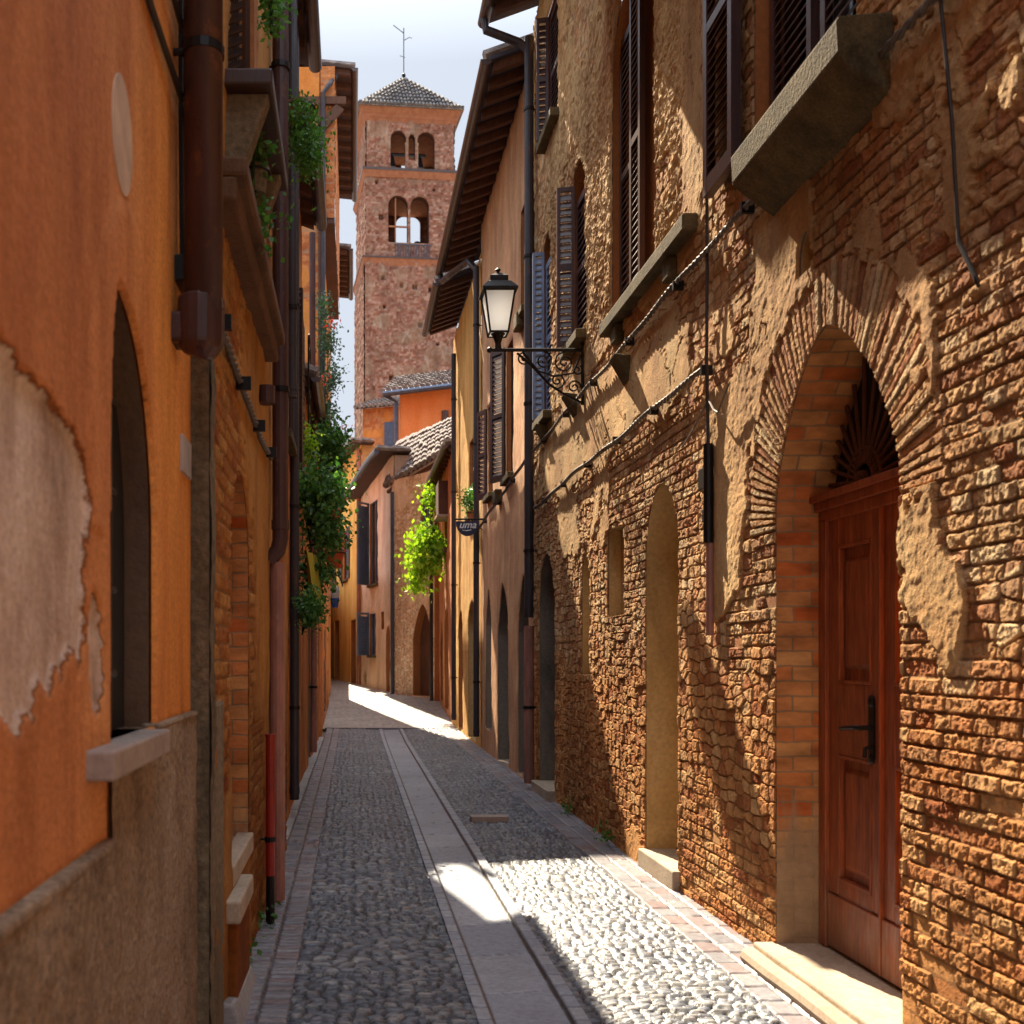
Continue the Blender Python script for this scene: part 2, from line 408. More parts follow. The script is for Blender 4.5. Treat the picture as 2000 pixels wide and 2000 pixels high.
def wall(name, F, us, vs, hfun, mat, parent, ops=(), drop=None, local=False, flat=False):
    U, V = np.meshgrid(us, vs, indexing='ij')
    H, at = hfun(U, V)
    dropc = np.zeros((len(us) - 1, len(vs) - 1), bool)
    Us, Vs = U.copy(), V.copy()
    for op in ops:
        ins = op.inside(U, V)
        allin = ins[:-1, :-1] & ins[1:, :-1] & ins[1:, 1:] & ins[:-1, 1:]
        dropc |= allin
        # move the inside corners of the cells that stay onto the outline
        keep = ~allin
        near = np.zeros_like(ins)
        for a, b in ((slice(None, -1), slice(None, -1)), (slice(1, None), slice(None, -1)), (slice(1, None), slice(1, None)), (slice(None, -1), slice(1, None))):
            near[a, b] |= keep
        sel = np.argwhere(ins & near)
        ol = np.array(op.outline(80, .01))
        bot = np.stack([np.linspace(op.u0, op.u1, 60), np.full(60, op.v0)], 1)
        ol = np.concatenate([ol, bot])
        if len(sel):
            pu = U[sel[:, 0], sel[:, 1]]; pv = V[sel[:, 0], sel[:, 1]]
            for k in range(0, len(sel), 2000):
                d = (pu[k:k + 2000, None] - ol[:, 0]) ** 2 + (pv[k:k + 2000, None] - ol[:, 1]) ** 2
                j = d.argmin(1); s2 = sel[k:k + 2000]
                Us[s2[:, 0], s2[:, 1]] = ol[j, 0]; Vs[s2[:, 0], s2[:, 1]] = ol[j, 1]
                H[s2[:, 0], s2[:, 1]] *= .35
    if drop is not None:
        dropc |= drop(.25 * (U[:-1, :-1] + U[1:, :-1] + U[1:, 1:] + U[:-1, 1:]), .25 * (V[:-1, :-1] + V[1:, :-1] + V[1:, 1:] + V[:-1, 1:]))
    ob = grid_mesh(name, F, Us, Vs, H, at, mat, parent, dropc, local, flat)
    return ob

def reveal(F, op, mat, parent, name='reveal', back=None, floor=True, local=False, taper=0):
    """the sides (and, when asked, the back and floor) of an opening"""
    pts = op.outline()
    me = bpy.data.meshes.new(name)
    nd = 4
    V = []; L = [0]
    for i in range(1, len(pts)): L.append(L[-1] + math.dist(pts[i], pts[i - 1]))
    o = Vector((0, 0, 0)) if local else origin_of(parent)
    for (u, v) in pts:
        for k in range(nd + 1):
            V.append(F.P(u, v, .001 - op.depth * k / nd) - o)
    Fc = []; UV = []
    for i in range(len(pts) - 1):
        for k in range(nd):
            a = i * (nd + 1) + k
            Fc.append((a, a + 1, a + nd + 2, a + nd + 1))
            d0 = op.depth * k / nd; d1 = op.depth * (k + 1) / nd
            UV += [(d0, L[i]), (d1, L[i]), (d1, L[i + 1]), (d0, L[i + 1])]
    if floor:
        b = len(V)
        V += [F.P(op.u0, op.v0, .001) - o, F.P(op.u1, op.v0, .001) - o, F.P(op.u1, op.v0, -op.depth) - o, F.P(op.u0, op.v0, -op.depth) - o]
        Fc.append((b, b + 1, b + 2, b + 3)); UV += [(0, 0), (0, 1), (1, 1), (1, 0)]
    me.from_pydata([tuple(x) for x in V], [], Fc)
    uvl = me.uv_layers.new(name='UVMap')
    uvl.data.foreach_set('uv', np.array(UV, dtype=np.float32).ravel())
    ob = link_mesh(name, me, mat, parent)
    if back is not None:
        mb = MB(); mb.poly([F.P(u, v, -op.depth + .002) for u, v in pts])
        mb.build(back[0], back[1], parent, local=local)
    return ob

# ---------------------------------------------------------------- masonry patterns
def brick_pattern(u, v, ch=.072, s=0, rough=1., rel=1.):
    vw = v + .010 * (fbm(u * .9, v * .7, 3, s) - .5) * 2 + .004 * (fbm(u * 9, v * 9, 2, s + 1) - .5)
    uw = u + .012 * (fbm(u * 5, v * 11, 2, s + 2) - .5) * 2
    row = np.floor(vw / ch).astype(int); fv = vw / ch - row
    rl = np.where(hsh(row, row * 0 + 3, s) > .4, .225, .125)
    off = hsh(row, row * 0 + 9, s + 1) * 3
    # within a course stretchers and headers alternate irregularly
    col = np.floor((uw + off) / rl).astype(int); fu = (uw + off) / rl - col
    du = np.minimum(fu, 1 - fu) * rl; dv = np.minimum(fv, 1 - fv) * ch
    wob = (fbm(u * 34, v * 34, 3, s + 3) - .5) * .010 * rough
    d = np.minimum(du * .9, dv) + wob
    b = sst(.0035, .0085, d)
    r1 = hsh(row, col, s + 2); r2 = hsh(row, col, s + 4)
    h = b * (.007 + .011 * r2) * rel
    h = np.where(r2 < .07, h * .3, h)
    tilt = (fu - .5) * (hsh(row, col, s + 5) - .5) * .010 * b
    pits = sst(.58, .72, fbm(u * 38, v * 38, 2, s + 2))
    h = h + tilt * rel + ((fbm(u * 60, v * 60, 2, s + 1) - .5) * .007 * rough - .005 * pits) * b
    return h, 1 - sst(.003, .008, d), r1

def rubble_pattern(u, v, s=0, cu=.15, cv=.095, rel=1.):
    uw = u + .03 * (fbm(u * 4, v * 4, 2, s) - .5); vw = v + .03 * (fbm(u * 4, v * 4, 2, s + 2) - .5)
    f1, f2, r = worley(uw / cu, vw / cv, s, .62)
    e = f2 - f1
    b = sst(.04, .17, e)
    h = b * (.008 + .013 * r) * rel + (fbm(u * 50, v * 50, 3, s) - .5) * .008
    return h, 1 - sst(.02, .13, e), r

def soft(u, v, u0, u1, v0, v1, w=.15):
    return sst(u0 - w, u0 + w, u) * (1 - sst(u1 - w, u1 + w, u)) * sst(v0 - w, v0 + w, v) * (1 - sst(v1 - w, v1 + w, v))

def simple_h(plaster=1., s=0, bump=.01, ch=.075, rub=False, thr=.5, rel=1.):
    """plaster = bias: 1 all plaster, 0 all bare"""
    def f(u, v):
        if rub: h, mo, r = rubble_pattern(u, v, s, rel=rel)
        else: h, mo, r = brick_pattern(u, v, ch, s, rel=rel)
        m = sst(thr - .03, thr + .03, fbm(u * 1.3, v * 1.1, 4, s + 1) + (plaster - .5) * 1.2)
        hp = .018 + bump * (fbm(u * 3, v * 3, 5, s + 2) - .5) * 2
        return h * (1 - m) + hp * m, {'rnd': r, 'mort': mo * (1 - m), 'pl': m}
    return f

def spaced(a, b, f):
    out = [a]
    while out[-1] < b: out.append(out[-1] + f(out[-1]))
    out[-1] = b
    return np.array(out)

# ---------------------------------------------------------------- ground profile
def zg(y):
    y = np.asarray(y, float)
    return np.interp(y, [-50, 19, 22, 26, 30, 36, 42, 60, 200], [0, 0, .06, .24, .45, .58, .68, .9, 1.0])

def shutter(parent, O, U, w, z0, z1, N, mat, t=.035, pitch=.05, name='shutter', stile=.05):
    """louvred leaf: starts at O, runs w along U, thickness along N"""
    F = Frame((O[0], O[1], 0), U, N)
    mb = MB()
    mb.fbox(F, 0, stile, z0, z1, 0, t); mb.fbox(F, w - stile, w, z0, z1, 0, t)
    mb.fbox(F, stile, w - stile, z0, z0 + stile * 1.6, .001, t - .001); mb.fbox(F, stile, w - stile, z1 - stile * 1.4, z1, .001, t - .001)
    zm = (z0 + z1) / 2
    mb.fbox(F, stile, w - stile, zm - .03, zm + .03, .001, t - .001)
    z = z0 + stile * 1.6
    while z < z1 - stile * 1.5 - pitch * .5:
        a0, a1 = z, z + pitch * .9
        mb.hexa([F.P(stile, a0, t * .9), F.P(w - stile, a0, t * .9), F.P(w - stile, a1, t * .15), F.P(stile, a1, t * .15),
                 F.P(stile, a0 + .007, t * .95), F.P(w - stile, a0 + .007, t * .95), F.P(w - stile, a1 + .007, t * .2), F.P(stile, a1 + .007, t * .2)])
        z += pitch
    return mb.build(name, mat, parent)

def eave(parent, side, Xw, Xe, y0, y1, H, back=4., slope=.36, raf=.5, guttermat='gutter', rafters=True, tile=True, soffit='soffit'):
    """pitched roof whose soffit, rafters and gutter overhang the street; side=+1: building to the right"""
    b = Xw + side * back
    zb = H + slope * abs(b - Xe)
    t = .05
    roof = MB()
    roof.hexa([(Xe, y0, H), (b, y0, zb), (b, y1, zb), (Xe, y1, H), (Xe, y0, H + t), (b, y0, zb + t), (b, y1, zb + t), (Xe, y1, H + t)])
    b2 = Xw + side * back * 2
    roof.hexa([(b, y0, zb), (b2, y0, H), (b2, y1, H), (b, y1, zb), (b, y0, zb + t), (b2, y0, H + t), (b2, y1, H + t), (b, y1, zb + t)])
    ro = roof.build('roof', M[soffit], parent)
    if tile:
        tl = MB(); w = .2; n = int((y1 - y0) / w)
        for i in range(n):
            yy = y0 + (i + .5) * w
            tl.tube([(Xe - side * .06, yy, H + t + .03), (b, yy, zb + t + .03)], w * .42, 6)
        tl.build('roof_tiles', M['tiles'], ro)
    if rafters:
        dx = abs(Xw - Xe) + .05
        src = None; y = y0 + .12
        while y < y1 - .1:
            if src is None:
                mb = MB(); xs = Xe + side * .04; xe = Xe + side * dx
                zz = H + slope * abs(xe - Xe); z0 = H + slope * .04
                mb.hexa([(xs, y - .045, z0 - .11), (xe, y - .045, zz - .11), (xe, y + .045, zz - .11), (xs, y + .045, z0 - .11),
                         (xs, y - .045, z0 - .002), (xe, y - .045, zz - .002), (xe, y + .045, zz - .002), (xs, y + .045, z0 - .002)])
                src = mb.build('rafter', M['beam'], ro, bevel=0); ysrc = y
            else:
                c = src.copy(); COL.objects.link(c); c.location = (0, y - ysrc, 0)
            y += raf
    g = MB(); r = .07; n = 8
    gx = Xe - side * .05; gz = H + .01
    for (ya, yb) in ((y0, y1),):
        ring = []
        for k in range(n + 1):
            a = math.pi + math.pi * k / n
            ring.append((gx + r * math.cos(a), gz + r * math.sin(a)))
        for k in range(n):
            g.poly([(ring[k][0], ya, ring[k][1]), (ring[k + 1][0], ya, ring[k + 1][1]), (ring[k + 1][0], yb, ring[k + 1][1]), (ring[k][0], yb, ring[k][1])])
        g.poly([(x, ya, z) for x, z in ring]); g.poly([(x, yb, z) for x, z in ring])
    g.build('gutter', M[guttermat], ro)
    return ro

def body(parent, x0, x1, y0, y1, z1, mat, front, z0=-.1, gable=0):
    """side and rear walls; 'front' = x of the street face, which is left open"""
    mb = MB(); far = x1 if front == x0 else x0
    mb.poly([(far, y0, z0), (far, y1, z0), (far, y1, z1), (far, y0, z1)])
    for y in (y0, y1):
        xm = (front + far) / 2
        p = [(front, y, z0), (far, y, z0), (far, y, z1)]
        if gable: p.append((xm, y, z1 + gable))
        p.append((front, y, z1)); mb.poly(p)
    return mb.build('side_wall', mat, parent)

def downpipe(parent, x, y, z0, z1, r, mat, wallx, shoe=True, clips=3, name='downpipe', shoedir=None):
    mb = MB()
    pts = [(x, y, z1), (x, y, z0 + .1)]
    if shoe:
        d = shoedir or ((wallx - x) * .8, 0)
        pts += [(x + d[0] * .2, y + d[1] * .2, z0 + .03), (x + d[0], y + d[1], z0 - .04)]
    mb.tube(pts, r, 14)
    mb.tube([(x, y, z0 + .16), (x, y, z0 + .22)], r * 1.12, 14)
    p = mb.build(name, mat, parent, smooth=False)
    for k in range(clips):
        zc = z0 + (z1 - z0) * (k + .5) / clips
        c = MB(); c.tube([(x, y, zc), (x, y, zc + .035)], r * 1.18, 12); c.tube([(x, y, zc + .017), (wallx, y, zc + .017)], .009, 6)
        c.build('bracket', M['iron'], p)
    return p

def add_mod_auto(o): pass

# ================================================================= CAMERA, LIGHT, WORLD
cam = bpy.data.cameras.new('camera'); co = bpy.data.objects.new('camera', cam); COL.objects.link(co)
co.location = (0, 0, 1.6); co.rotation_euler = (math.pi / 2, 0, 0)
cam.sensor_width = 36; cam.lens = 36; cam.shift_x = .155; cam.shift_y = .14
cam.clip_start = .05; cam.clip_end = 3000
cam.dof.use_dof = True; cam.dof.focus_distance = 8.5; cam.dof.aperture_fstop = 3.6
SC.camera = co
AZ, EL = R(-12.5), R(46)
s = Vector((math.sin(AZ) * math.cos(EL), math.cos(AZ) * math.cos(EL), math.sin(EL)))
sl = bpy.data.lights.new('sun', 'SUN'); so = bpy.data.objects.new('sun', sl); COL.objects.link(so)
so.rotation_euler = s.to_track_quat('Z', 'Y').to_euler(); so.location = (0, 0, 60)
sl.energy = 17; sl.angle = R(.5); sl.color = (1, .84, .62)
w = bpy.data.worlds.new('World'); SC.world = w; w.use_nodes = True
nt = w.node_tree; bg = nt.nodes['Background']
sky = nt.nodes.new('ShaderNodeTexSky'); sky.sky_type = 'NISHITA'; sky.sun_disc = False
sky.sun_elevation = EL; sky.sun_rotation = AZ; sky.air_density = 1.0; sky.dust_density = 4.0; sky.ozone_density = 1.0
# bright haze added over a faint sky, boosted overhead, out of view, as fill
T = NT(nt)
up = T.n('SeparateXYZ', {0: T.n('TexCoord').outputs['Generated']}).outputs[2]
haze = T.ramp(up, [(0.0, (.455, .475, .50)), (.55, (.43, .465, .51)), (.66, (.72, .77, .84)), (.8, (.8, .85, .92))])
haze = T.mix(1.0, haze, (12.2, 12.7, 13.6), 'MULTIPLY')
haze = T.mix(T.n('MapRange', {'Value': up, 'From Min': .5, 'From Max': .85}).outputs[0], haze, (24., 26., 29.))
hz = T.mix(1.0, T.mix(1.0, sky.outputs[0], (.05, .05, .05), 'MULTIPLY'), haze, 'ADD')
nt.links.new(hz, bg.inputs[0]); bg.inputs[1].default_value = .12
SC.view_settings.view_transform = 'Standard'; SC.view_settings.look = 'None'; SC.view_settings.exposure = 0
SC.cycles.max_bounces = 8; SC.cycles.diffuse_bounces = 5

# ================================================================= RIGHT ROW: old brick house (nearest)
RX = 2.2
FR = Frame((RX, 0, 0), (0, 1, 0), (-1, 0, 0))
r1 = thing('brick_house', 'old golden brick house with arched red door and slatted shutters on the right', 'house', (RX, 5, 0))

DOOR = Op(4.10, 5.32, .10, 2.37, .76, 1.55, .72, uc=4.76, depth=.30)
N_A = Op(6.90, 7.68, .15, 2.30, .52, 2, .5, depth=.34)
N_B = Op(8.29, 8.80, 1.93, 2.67, 0, depth=.10)
N_C = Op(9.48, 9.82, 1.42, 2.35, .3, 1.2, .9, depth=.16)
N_D = Op(11.15, 12.05, .12, 2.15, .6, 2, .5, depth=.35)
W_A = Op(4.45, 5.60, 4.20, 6.3, 0, depth=.16)
W_B = Op(7.42, 8.66, 4.42, 6.42, .62, 2, .5, depth=.13)
W_C = Op(9.65, 10.25, 4.66, 6.1, .28, 2, .5, depth=.12)
W_D = Op(11.32, 11.85, 4.3, 6.1, .25, 2, .5, depth=.12)
W_E = Op(10.9, 11.6, 7.4, 8.8, 0, depth=.1)
OC = Op(4.87, 5.03, 3.45, 3.50, .15, 2, .5, depth=.14)
R1OPS = [DOOR, N_A, N_B, N_C, N_D, W_A, W_B, W_C, W_D, W_E, OC]

def r1_h(u, v):
    h, mo, r = brick_pattern(u, v, .066, 0, 1.1, .95)
    h2, mo2, r2 = rubble_pattern(u, v, 2, .12, .075)
    k = sst(.50, .56, fbm(u * .8, v * .8, 3, 4) + .30 * sst(7.6, 9.2, u) * (1 - sst(2.2, 3.4, v)) + .1 * sst(5.6, 6.4, u) - .12 * (1 - sst(5.2, 5.6, u)))
    h = h * (1 - k) + h2 * k; mo = mo * (1 - k) + mo2 * k; r = np.where(k > .5, r2, r)
    # voussoirs round the door arch
    cu, cv = 4.74, 2.25
    du, dv = u - cu, v - cv
    ang = np.arctan2(dv, du); rad = np.hypot(du, dv)
    inner = np.interp(ang, [-.1, .25, .6, .9, 1.3, 1.57, 1.9, 2.3, 2.7, 3.0, 3.3], [.6, .62, .70, .78, .85, .88, .84, .76, .69, .66, .66])
    ring = sst(-.05, -.02, rad - inner + .05) * (1 - sst(.27, .29, rad - inner + .06 * (hsh(np.floor(ang / math.pi * 62).astype(int), (u * 0).astype(int), 2) - .5))) * (ang > -.02) * (ang < 3.16)
    na = 62; fa = ang / math.pi * na + .25 * (fbm(u * 6, v * 6, 2, 1) - .5); ia = np.floor(fa); fa = fa - ia
    da = np.minimum(fa, 1 - fa) * math.pi / na * rad
    rr = hsh(ia.astype(int), (ia * 0).astype(int) + 4, 3)
    dd = da + (fbm(u * 26, v * 26, 3, 3) - .5) * .010
    hv = sst(.002, .008, dd) * (.008 + .012 * rr) + (fbm(u * 50, v * 50, 3, 1) - .5) * .007
    mv = 1 - sst(.001, .008, dd)
    h = h * (1 - ring) + hv * ring; mo = mo * (1 - ring) + mv * ring; r = np.where(ring > .5, rr * .75, r)
    # where render still covers the brick
    n = fbm(u * 1.25, v * 1.0, 5, 2)
    bias = -.20 + 0 * u
    bias += .22 * sst(4.05, 4.3, v) * sst(5.6, 6.0, u)                    # upper storey
    bias += .34 * soft(u, v, 5.9, 12.3, 3.35, 4.05, .12)                  # smooth band between the cables
    bias += .34 * soft(u, v, 4.85, 5.6, 3.2, 4.0, .08)                    # round the oval hole
    bias += .30 * soft(u, v, 3.85, 4.02, 2.35, 2.75, .06)
    bias += .24 * soft(u, v, 3.62, 3.9, 1.15, 1.9, .16)
    bias += .16 * soft(u, v, 3.2, 3.75, 2.75, 3.6, .15)
    bias += .22 * soft(u, v, 5.7, 6.3, 1.9, 3.2, .12)
    bias -= .10 * sst(3.9, 4.2, v) * (1 - sst(5.2, 5.6, u))
    bias += .20 * soft(u, v, 8.6, 11.5, 2.5, 3.3, .2)
    bias += .3 * soft(u, v, 6.3, 7.0, 4.2, 9, .08)
    bias -= .3 * ring
    n = n + .10 * (fbm(u * 16, v * 16, 3, 1) - .5)
    m = sst(.500, .513, n + bias)
    lump = sst(4.2, 4.6, v) * sst(5.7, 6.2, u) * (1 - soft(u, v, 6.35, 6.8, 4.2, 9, .05))
    lump = np.maximum(lump, .45 * sst(3.2, 4.0, v) * (1 - sst(4.6, 5.0, u)))
    band = soft(u, v, 5.9, 12.3, 3.4, 4.0, .08)
    rough = (fbm(u * 9, v * 12, 4, 3) - .5) * .026 * lump + (fbm(u * 34, v * 26, 3, 1) - .5) * .036 * lump
    cr = np.abs(fbm(u * 3.1 + 7, v * 2.3, 4, 4) - .5)
    hp = .024 + .010 * (fbm(u * 3, v * 3, 5, 2) - .5) * 2 + rough + (fbm(u * 30, v * 30, 3, 5) - .5) * .008 * (1 - .6 * band) - .010 * (1 - sst(.001, .006, cr)) * sst(3.1, 3.4, v)
    h = h * (1 - m) + hp * m
    h = h + .02 * (fbm(u * .8, v * .8, 2, 1) - .5)
    return np.maximum(h, 0) + .002, {'rnd': r, 'mort': mo * (1 - m), 'pl': m}

us = spaced(3.0, 12.4, lambda y: min(.032, max(.0064, y * y / (1024 * 2.2) * .8)))
vs = spaced(-.05, 9.2, lambda z: .0064 if z < 4.3 else (.011 if z < 6.6 else .03))
wall('wall', FR, us, vs, r1_h, M['r1'], r1, R1OPS, drop=lambda u, v: (u < 8.95) & (v > 7.42), flat=True)
wall('wall', FR, np.arange(-4, 3.001, .05), np.arange(-.05, 7.45, .04), r1_h, M['r1'], r1)
body(r1, RX + .004, 9, -4, 12.38, 7.4, M['r2'], RX + .004)
b = MB(); b.poly([(RX, 12.38, 7.4), (9, 12.38, 7.4), (9, 12.38, 9.2), (RX, 12.38, 9.2)]); b.build('side_wall', M['r2'], r1); b = MB(); b.poly([(RX, 8.95, 7.4), (9, 8.95, 7.4), (9, 8.95, 9.2), (RX, 8.95, 9.2)])
b.build('side_wall', M['r2'], r1)
eave(r1, 1, RX, 1.50, -4, 8.92, 7.4)  # near eave added out of view, set low to shade the upper wall
eave(r1, 1, RX, 1.62, 8.95, 12.36, 9.22, raf=.42)

reveal(FR, DOOR, M['revbrick'], r1, 'door_reveal', None)
reveal(FR, N_A, M['revplaster'], r1, 'niche', ('niche_back', M['revplaster']))
reveal(FR, N_B, M['revplaster'], r1, 'niche', ('niche_back', M['revplaster']))
reveal(FR, N_C, M['revplaster'], r1, 'niche', ('niche_back', M['dark']))
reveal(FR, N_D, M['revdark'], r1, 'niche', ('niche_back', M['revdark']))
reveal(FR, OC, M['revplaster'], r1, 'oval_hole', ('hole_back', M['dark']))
for op in (W_A, W_C, W_D, W_E): reveal(FR, op, M['revstrip'], r1, 'window_reveal', ('window_back', M['glassd']))
reveal(FR, W_B, M['revstrip'], r1, 'window_reveal', ('window_back', M['revstrip']))

# --- the red door
door = MB(); h0, h1 = -.298, -.235
door = thing('door', None, None); door.parent = r1; door.location = (0, 0, 0)
def leaf(u0, u1):
    mb = MB(); z0, z1 = .125, 2.30; st = .095
    mb.fbox(FR, u0, u0 + st, z0 + .27, z1, -.275, -.235); mb.fbox(FR, u1 - st, u1, z0 + .27, z1, -.275, -.235)
    for a, c in ((.36, .47), (1.10, 1.46), (2.15, 2.30)):
        mb.fbox(FR, u0 + st, u1 - st, a, c, -.275, -.236)
    mb.fbox(FR, u0 + st, u1 - st, .4, 2.2, -.285, -.262)
    for a, c in ((.53, 1.04), (1.53, 2.08)):        # raised fielded panels
        x0, x1 = u0 + st + .03, u1 - st - .03
        mb.hexa([FR.P(x0, a, -.262), FR.P(x1, a, -.262), FR.P(x1 - .02, a + .025, -.246), FR.P(x0 + .02, a + .025, -.246),
                 FR.P(x0, c, -.262), FR.P(x1, c, -.262), FR.P(x1 - .02, c - .025, -.246), FR.P(x0 + .02, c - .025, -.246)])
    for a, c in ((.47, 1.10), (1.46, 2.15)):        # moulding round each panel
        for (p, q, r_, t_) in ((u0 + st, u1 - st, a, a + .016), (u0 + st, u1 - st, c - .016, c)):
            mb.fbox(FR, p, q, r_, t_, -.262, -.230)
        for (p, q) in ((u0 + st, u0 + st + .016), (u1 - st - .016, u1 - st)):
            mb.fbox(FR, p, q, a + .016, c - .016, -.262, -.230)
    o = mb.build('door_leaf', M['doorwood'], door, bevel=.003)
    k = MB(); k.fbox(FR, u0 + .002, u1 - .002, .125, .39, -.275, -.222)
    k.build('kick_board', M['doorwood'], door, bevel=.004)
    return o
leaf(4.18, 4.70); leaf(4.715, 5.235)
mb = MB(); mb.fbox(FR, 5.24, 5.318, .11, 2.30, -.298, -.215); mb.fbox(FR, 4.102, 4.172, .11, 2.30, -.298, -.215)
mb.fbox(FR, 4.700, 4.714, .125, 2.30, -.28, -.215)
mb.build('door_frame', M['doorwood'], door, bevel=.005)
mb = MB()
for (a, c, d) in ((2.285, 2.34, -.215), (2.34, 2.385, -.19), (2.385, 2.42, -.165)):
    mb.fbox(FR, 4.102, 5.318, a, c, -.298, d)
mb.build('transom', M['doorwood'], door, bevel=.004)
mb = MB(); hu = 4.80
mb.fbox(FR, hu - .025, hu + .025, 1.12, 1.38, -.236, -.226)
mb.tube([FR.P(hu, 1.26, -.23), FR.P(hu, 1.26, -.17), FR.P(hu + .02, 1.26, -.16), FR.P(hu + .14, 1.25, -.16), FR.P(hu + .165, 1.245, -.165)], [.013, .012, .012, .010, .012], 8)
mb.ball(FR.P(hu, 1.385, -.228), .03, sc=(.4, 1, 1)); mb.ball(FR.P(hu, 1.115, -.228), .028, sc=(.4, 1, 1))
mb.tube([FR.P(hu, 1.17, -.225), FR.P(hu, 1.165, -.2), FR.P(hu, 1.12, -.195)], .009, 6)
mb.build('handle', M['iron'], door)
fan = thing('fanlight', None, None); fan.parent = r1
mb = MB(); pts = [p for p in DOOR.outline() if p[1] >= 2.36]
mb.poly([FR.P(4.103, 2.40, -.292)] + [FR.P(u, v, -.292) for u, v in pts] + [FR.P(5.317, 2.40, -.292)])
mb.build('pane', M['dark'], fan)
mb = MB(); fc = (4.93, 2.44)
for k in range(15):
    a = math.pi * (k + .5) / 15
    c_, s_ = math.cos(a), math.sin(a)
    L = .11
    while L < 1.2 and DOOR.top(np.array(fc[0] + c_ * (L + .01))) > fc[1] + s_ * (L + .01) and DOOR.u0 < fc[0] + c_ * L < DOOR.u1: L += .01
    mb.tube([FR.P(fc[0] + c_ * .09, fc[1] + s_ * .09, -.262), FR.P(fc[0] + c_ * L, fc[1] + s_ * L, -.262)], .011, 6)
for rr in (.09, .16):
    mb.tube([FR.P(fc[0] + math.cos(math.pi * k / 14) * rr, fc[1] + math.sin(math.pi * k / 14) * rr, -.258) for k in range(15)], .009, 6)
mb.ball(FR.P(fc[0], fc[1] + .02, -.25), .035)
mb.build('grille', M['beam'], fan)
# door step and its worn kerb
mb = MB(); mb.box(2.09, 2.52, 4.06, 5.36, -.05, .104); mb.build('doorstep', M['palestone'], r1, bevel=.012)
mb = MB(); mb.tube([(2.05, 2.6 + .3 * k, .045 + .004 * math.sin(k * 2.1)) for k in range(10)], .05, 10); mb.build('doorstep_kerb', M['palestone'], r1)
mb = MB(); mb.box(2.14, 2.56, 6.86, 7.7, -.05, .152); mb.build('doorstep', M['palestone'], r1, bevel=.01)
mb = MB(); mb.box(2.10, 2.57, 11.1, 12.1, -.05, .13); mb.build('doorstep', M['palestone'], r1, bevel=.01)
# pale patch of plaster slab on the jamb and scars
# --- big shuttered window with its stone sill
win = thing('window', None, None); win.parent = r1
mb = MB()
mb.hexa([FR.P(4.14, 3.86, 0), FR.P(5.32, 3.86, 0), FR.P(5.30, 3.99, .20), FR.P(4.16, 3.99, .20),
         FR.P(4.14, 4.21, 0), FR.P(5.32, 4.21, 0), FR.P(5.32, 4.19, .24), FR.P(4.14, 4.19, .24)])
mb.hexa([FR.P(4.16, 3.99, .196), FR.P(5.30, 3.99, .196), FR.P(5.32, 4.04, .235), FR.P(4.14, 4.04, .235),
         FR.P(4.15, 4.1, .1), FR.P(5.31, 4.1, .1), FR.P(5.32, 4.185, .243), FR.P(4.14, 4.185, .243)])
mb.build('sill', M['sillstone'], win, bevel=.012)
shutter(win, (RX + .10, 5.56), (0, -1, 0), .50, 4.22, 6.3, (-1, 0, 0), M['plumwood'], .04, .055)
shutter(win, (RX + .10, 4.96), (0, -1, 0), .48, 4.22, 6.3, (-1, 0, 0), M['plumwood'], .04, .055)
shutter(win, (RX - .05, 5.68), (0, 1, 0), .46, 4.34, 6.3, (-1, 0, 0), M['plumwood'], .055, .055, stile=.06)
mb = MB(); mb.fbox(FR, 5.02, 5.1, 4.21, 6.3, -.155, -.11); mb.fbox(FR, 4.46, 5.6, 4.21, 4.25, -.155, -.1)
mb.build('frame', M['plate'], win)
# tall arched niche window
win = thing('window', None, None); win.parent = r1
shutter(win, (RX + .085, 8.63), (0, -1, 0), .36, 4.44, 6.75, (-1, 0, 0), M['darkwood'], .04, .06)
shutter(win, (RX + .06, 8.24), (0, -1, 0), .30, 4.44, 6.95, (-1, 0, 0), M['darkwood'], .04, .06)
mb = MB(); mb.fbox(FR, 6.5, 8.72, 4.30, 4.415, 0, .11); mb.fbox(FR, 6.9, 7.05, 4.15, 4.30, 0, .08); mb.fbox(FR, 8.3, 8.45, 4.15, 4.30, 0, .08)
mb.build('sill', M['sillstone'], win, bevel=.015)
for (op, m_, u_) in ((W_C, 'plumwood', 10.22), (W_D, 'bluewood', 11.83), (W_E, 'plumwood', 11.58)):
    win = thing('window', None, None); win.parent = r1
    shutter(win, (RX, u_), (-1, .25, 0), .13 if op is not W_C else .17, op.v0 + .02, op.vs + op.rise * .6, (0, -1, 0), M[m_], .035, .07, stile=.03)
    shutter(win, (RX + .06, u_ - .02), (0, -1, 0), op.u1 - op.u0 - .06, op.v0 + .02, op.vs, (-1, 0, 0), M[m_], .04, .07)
    mb = MB(); mb.fbox(FR, op.u0 - .08, op.u1 + .08, op.v0 - .09, op.v0 + .001, 0, .12); mb.build('sill', M['sillstone'], win, bevel=.01)
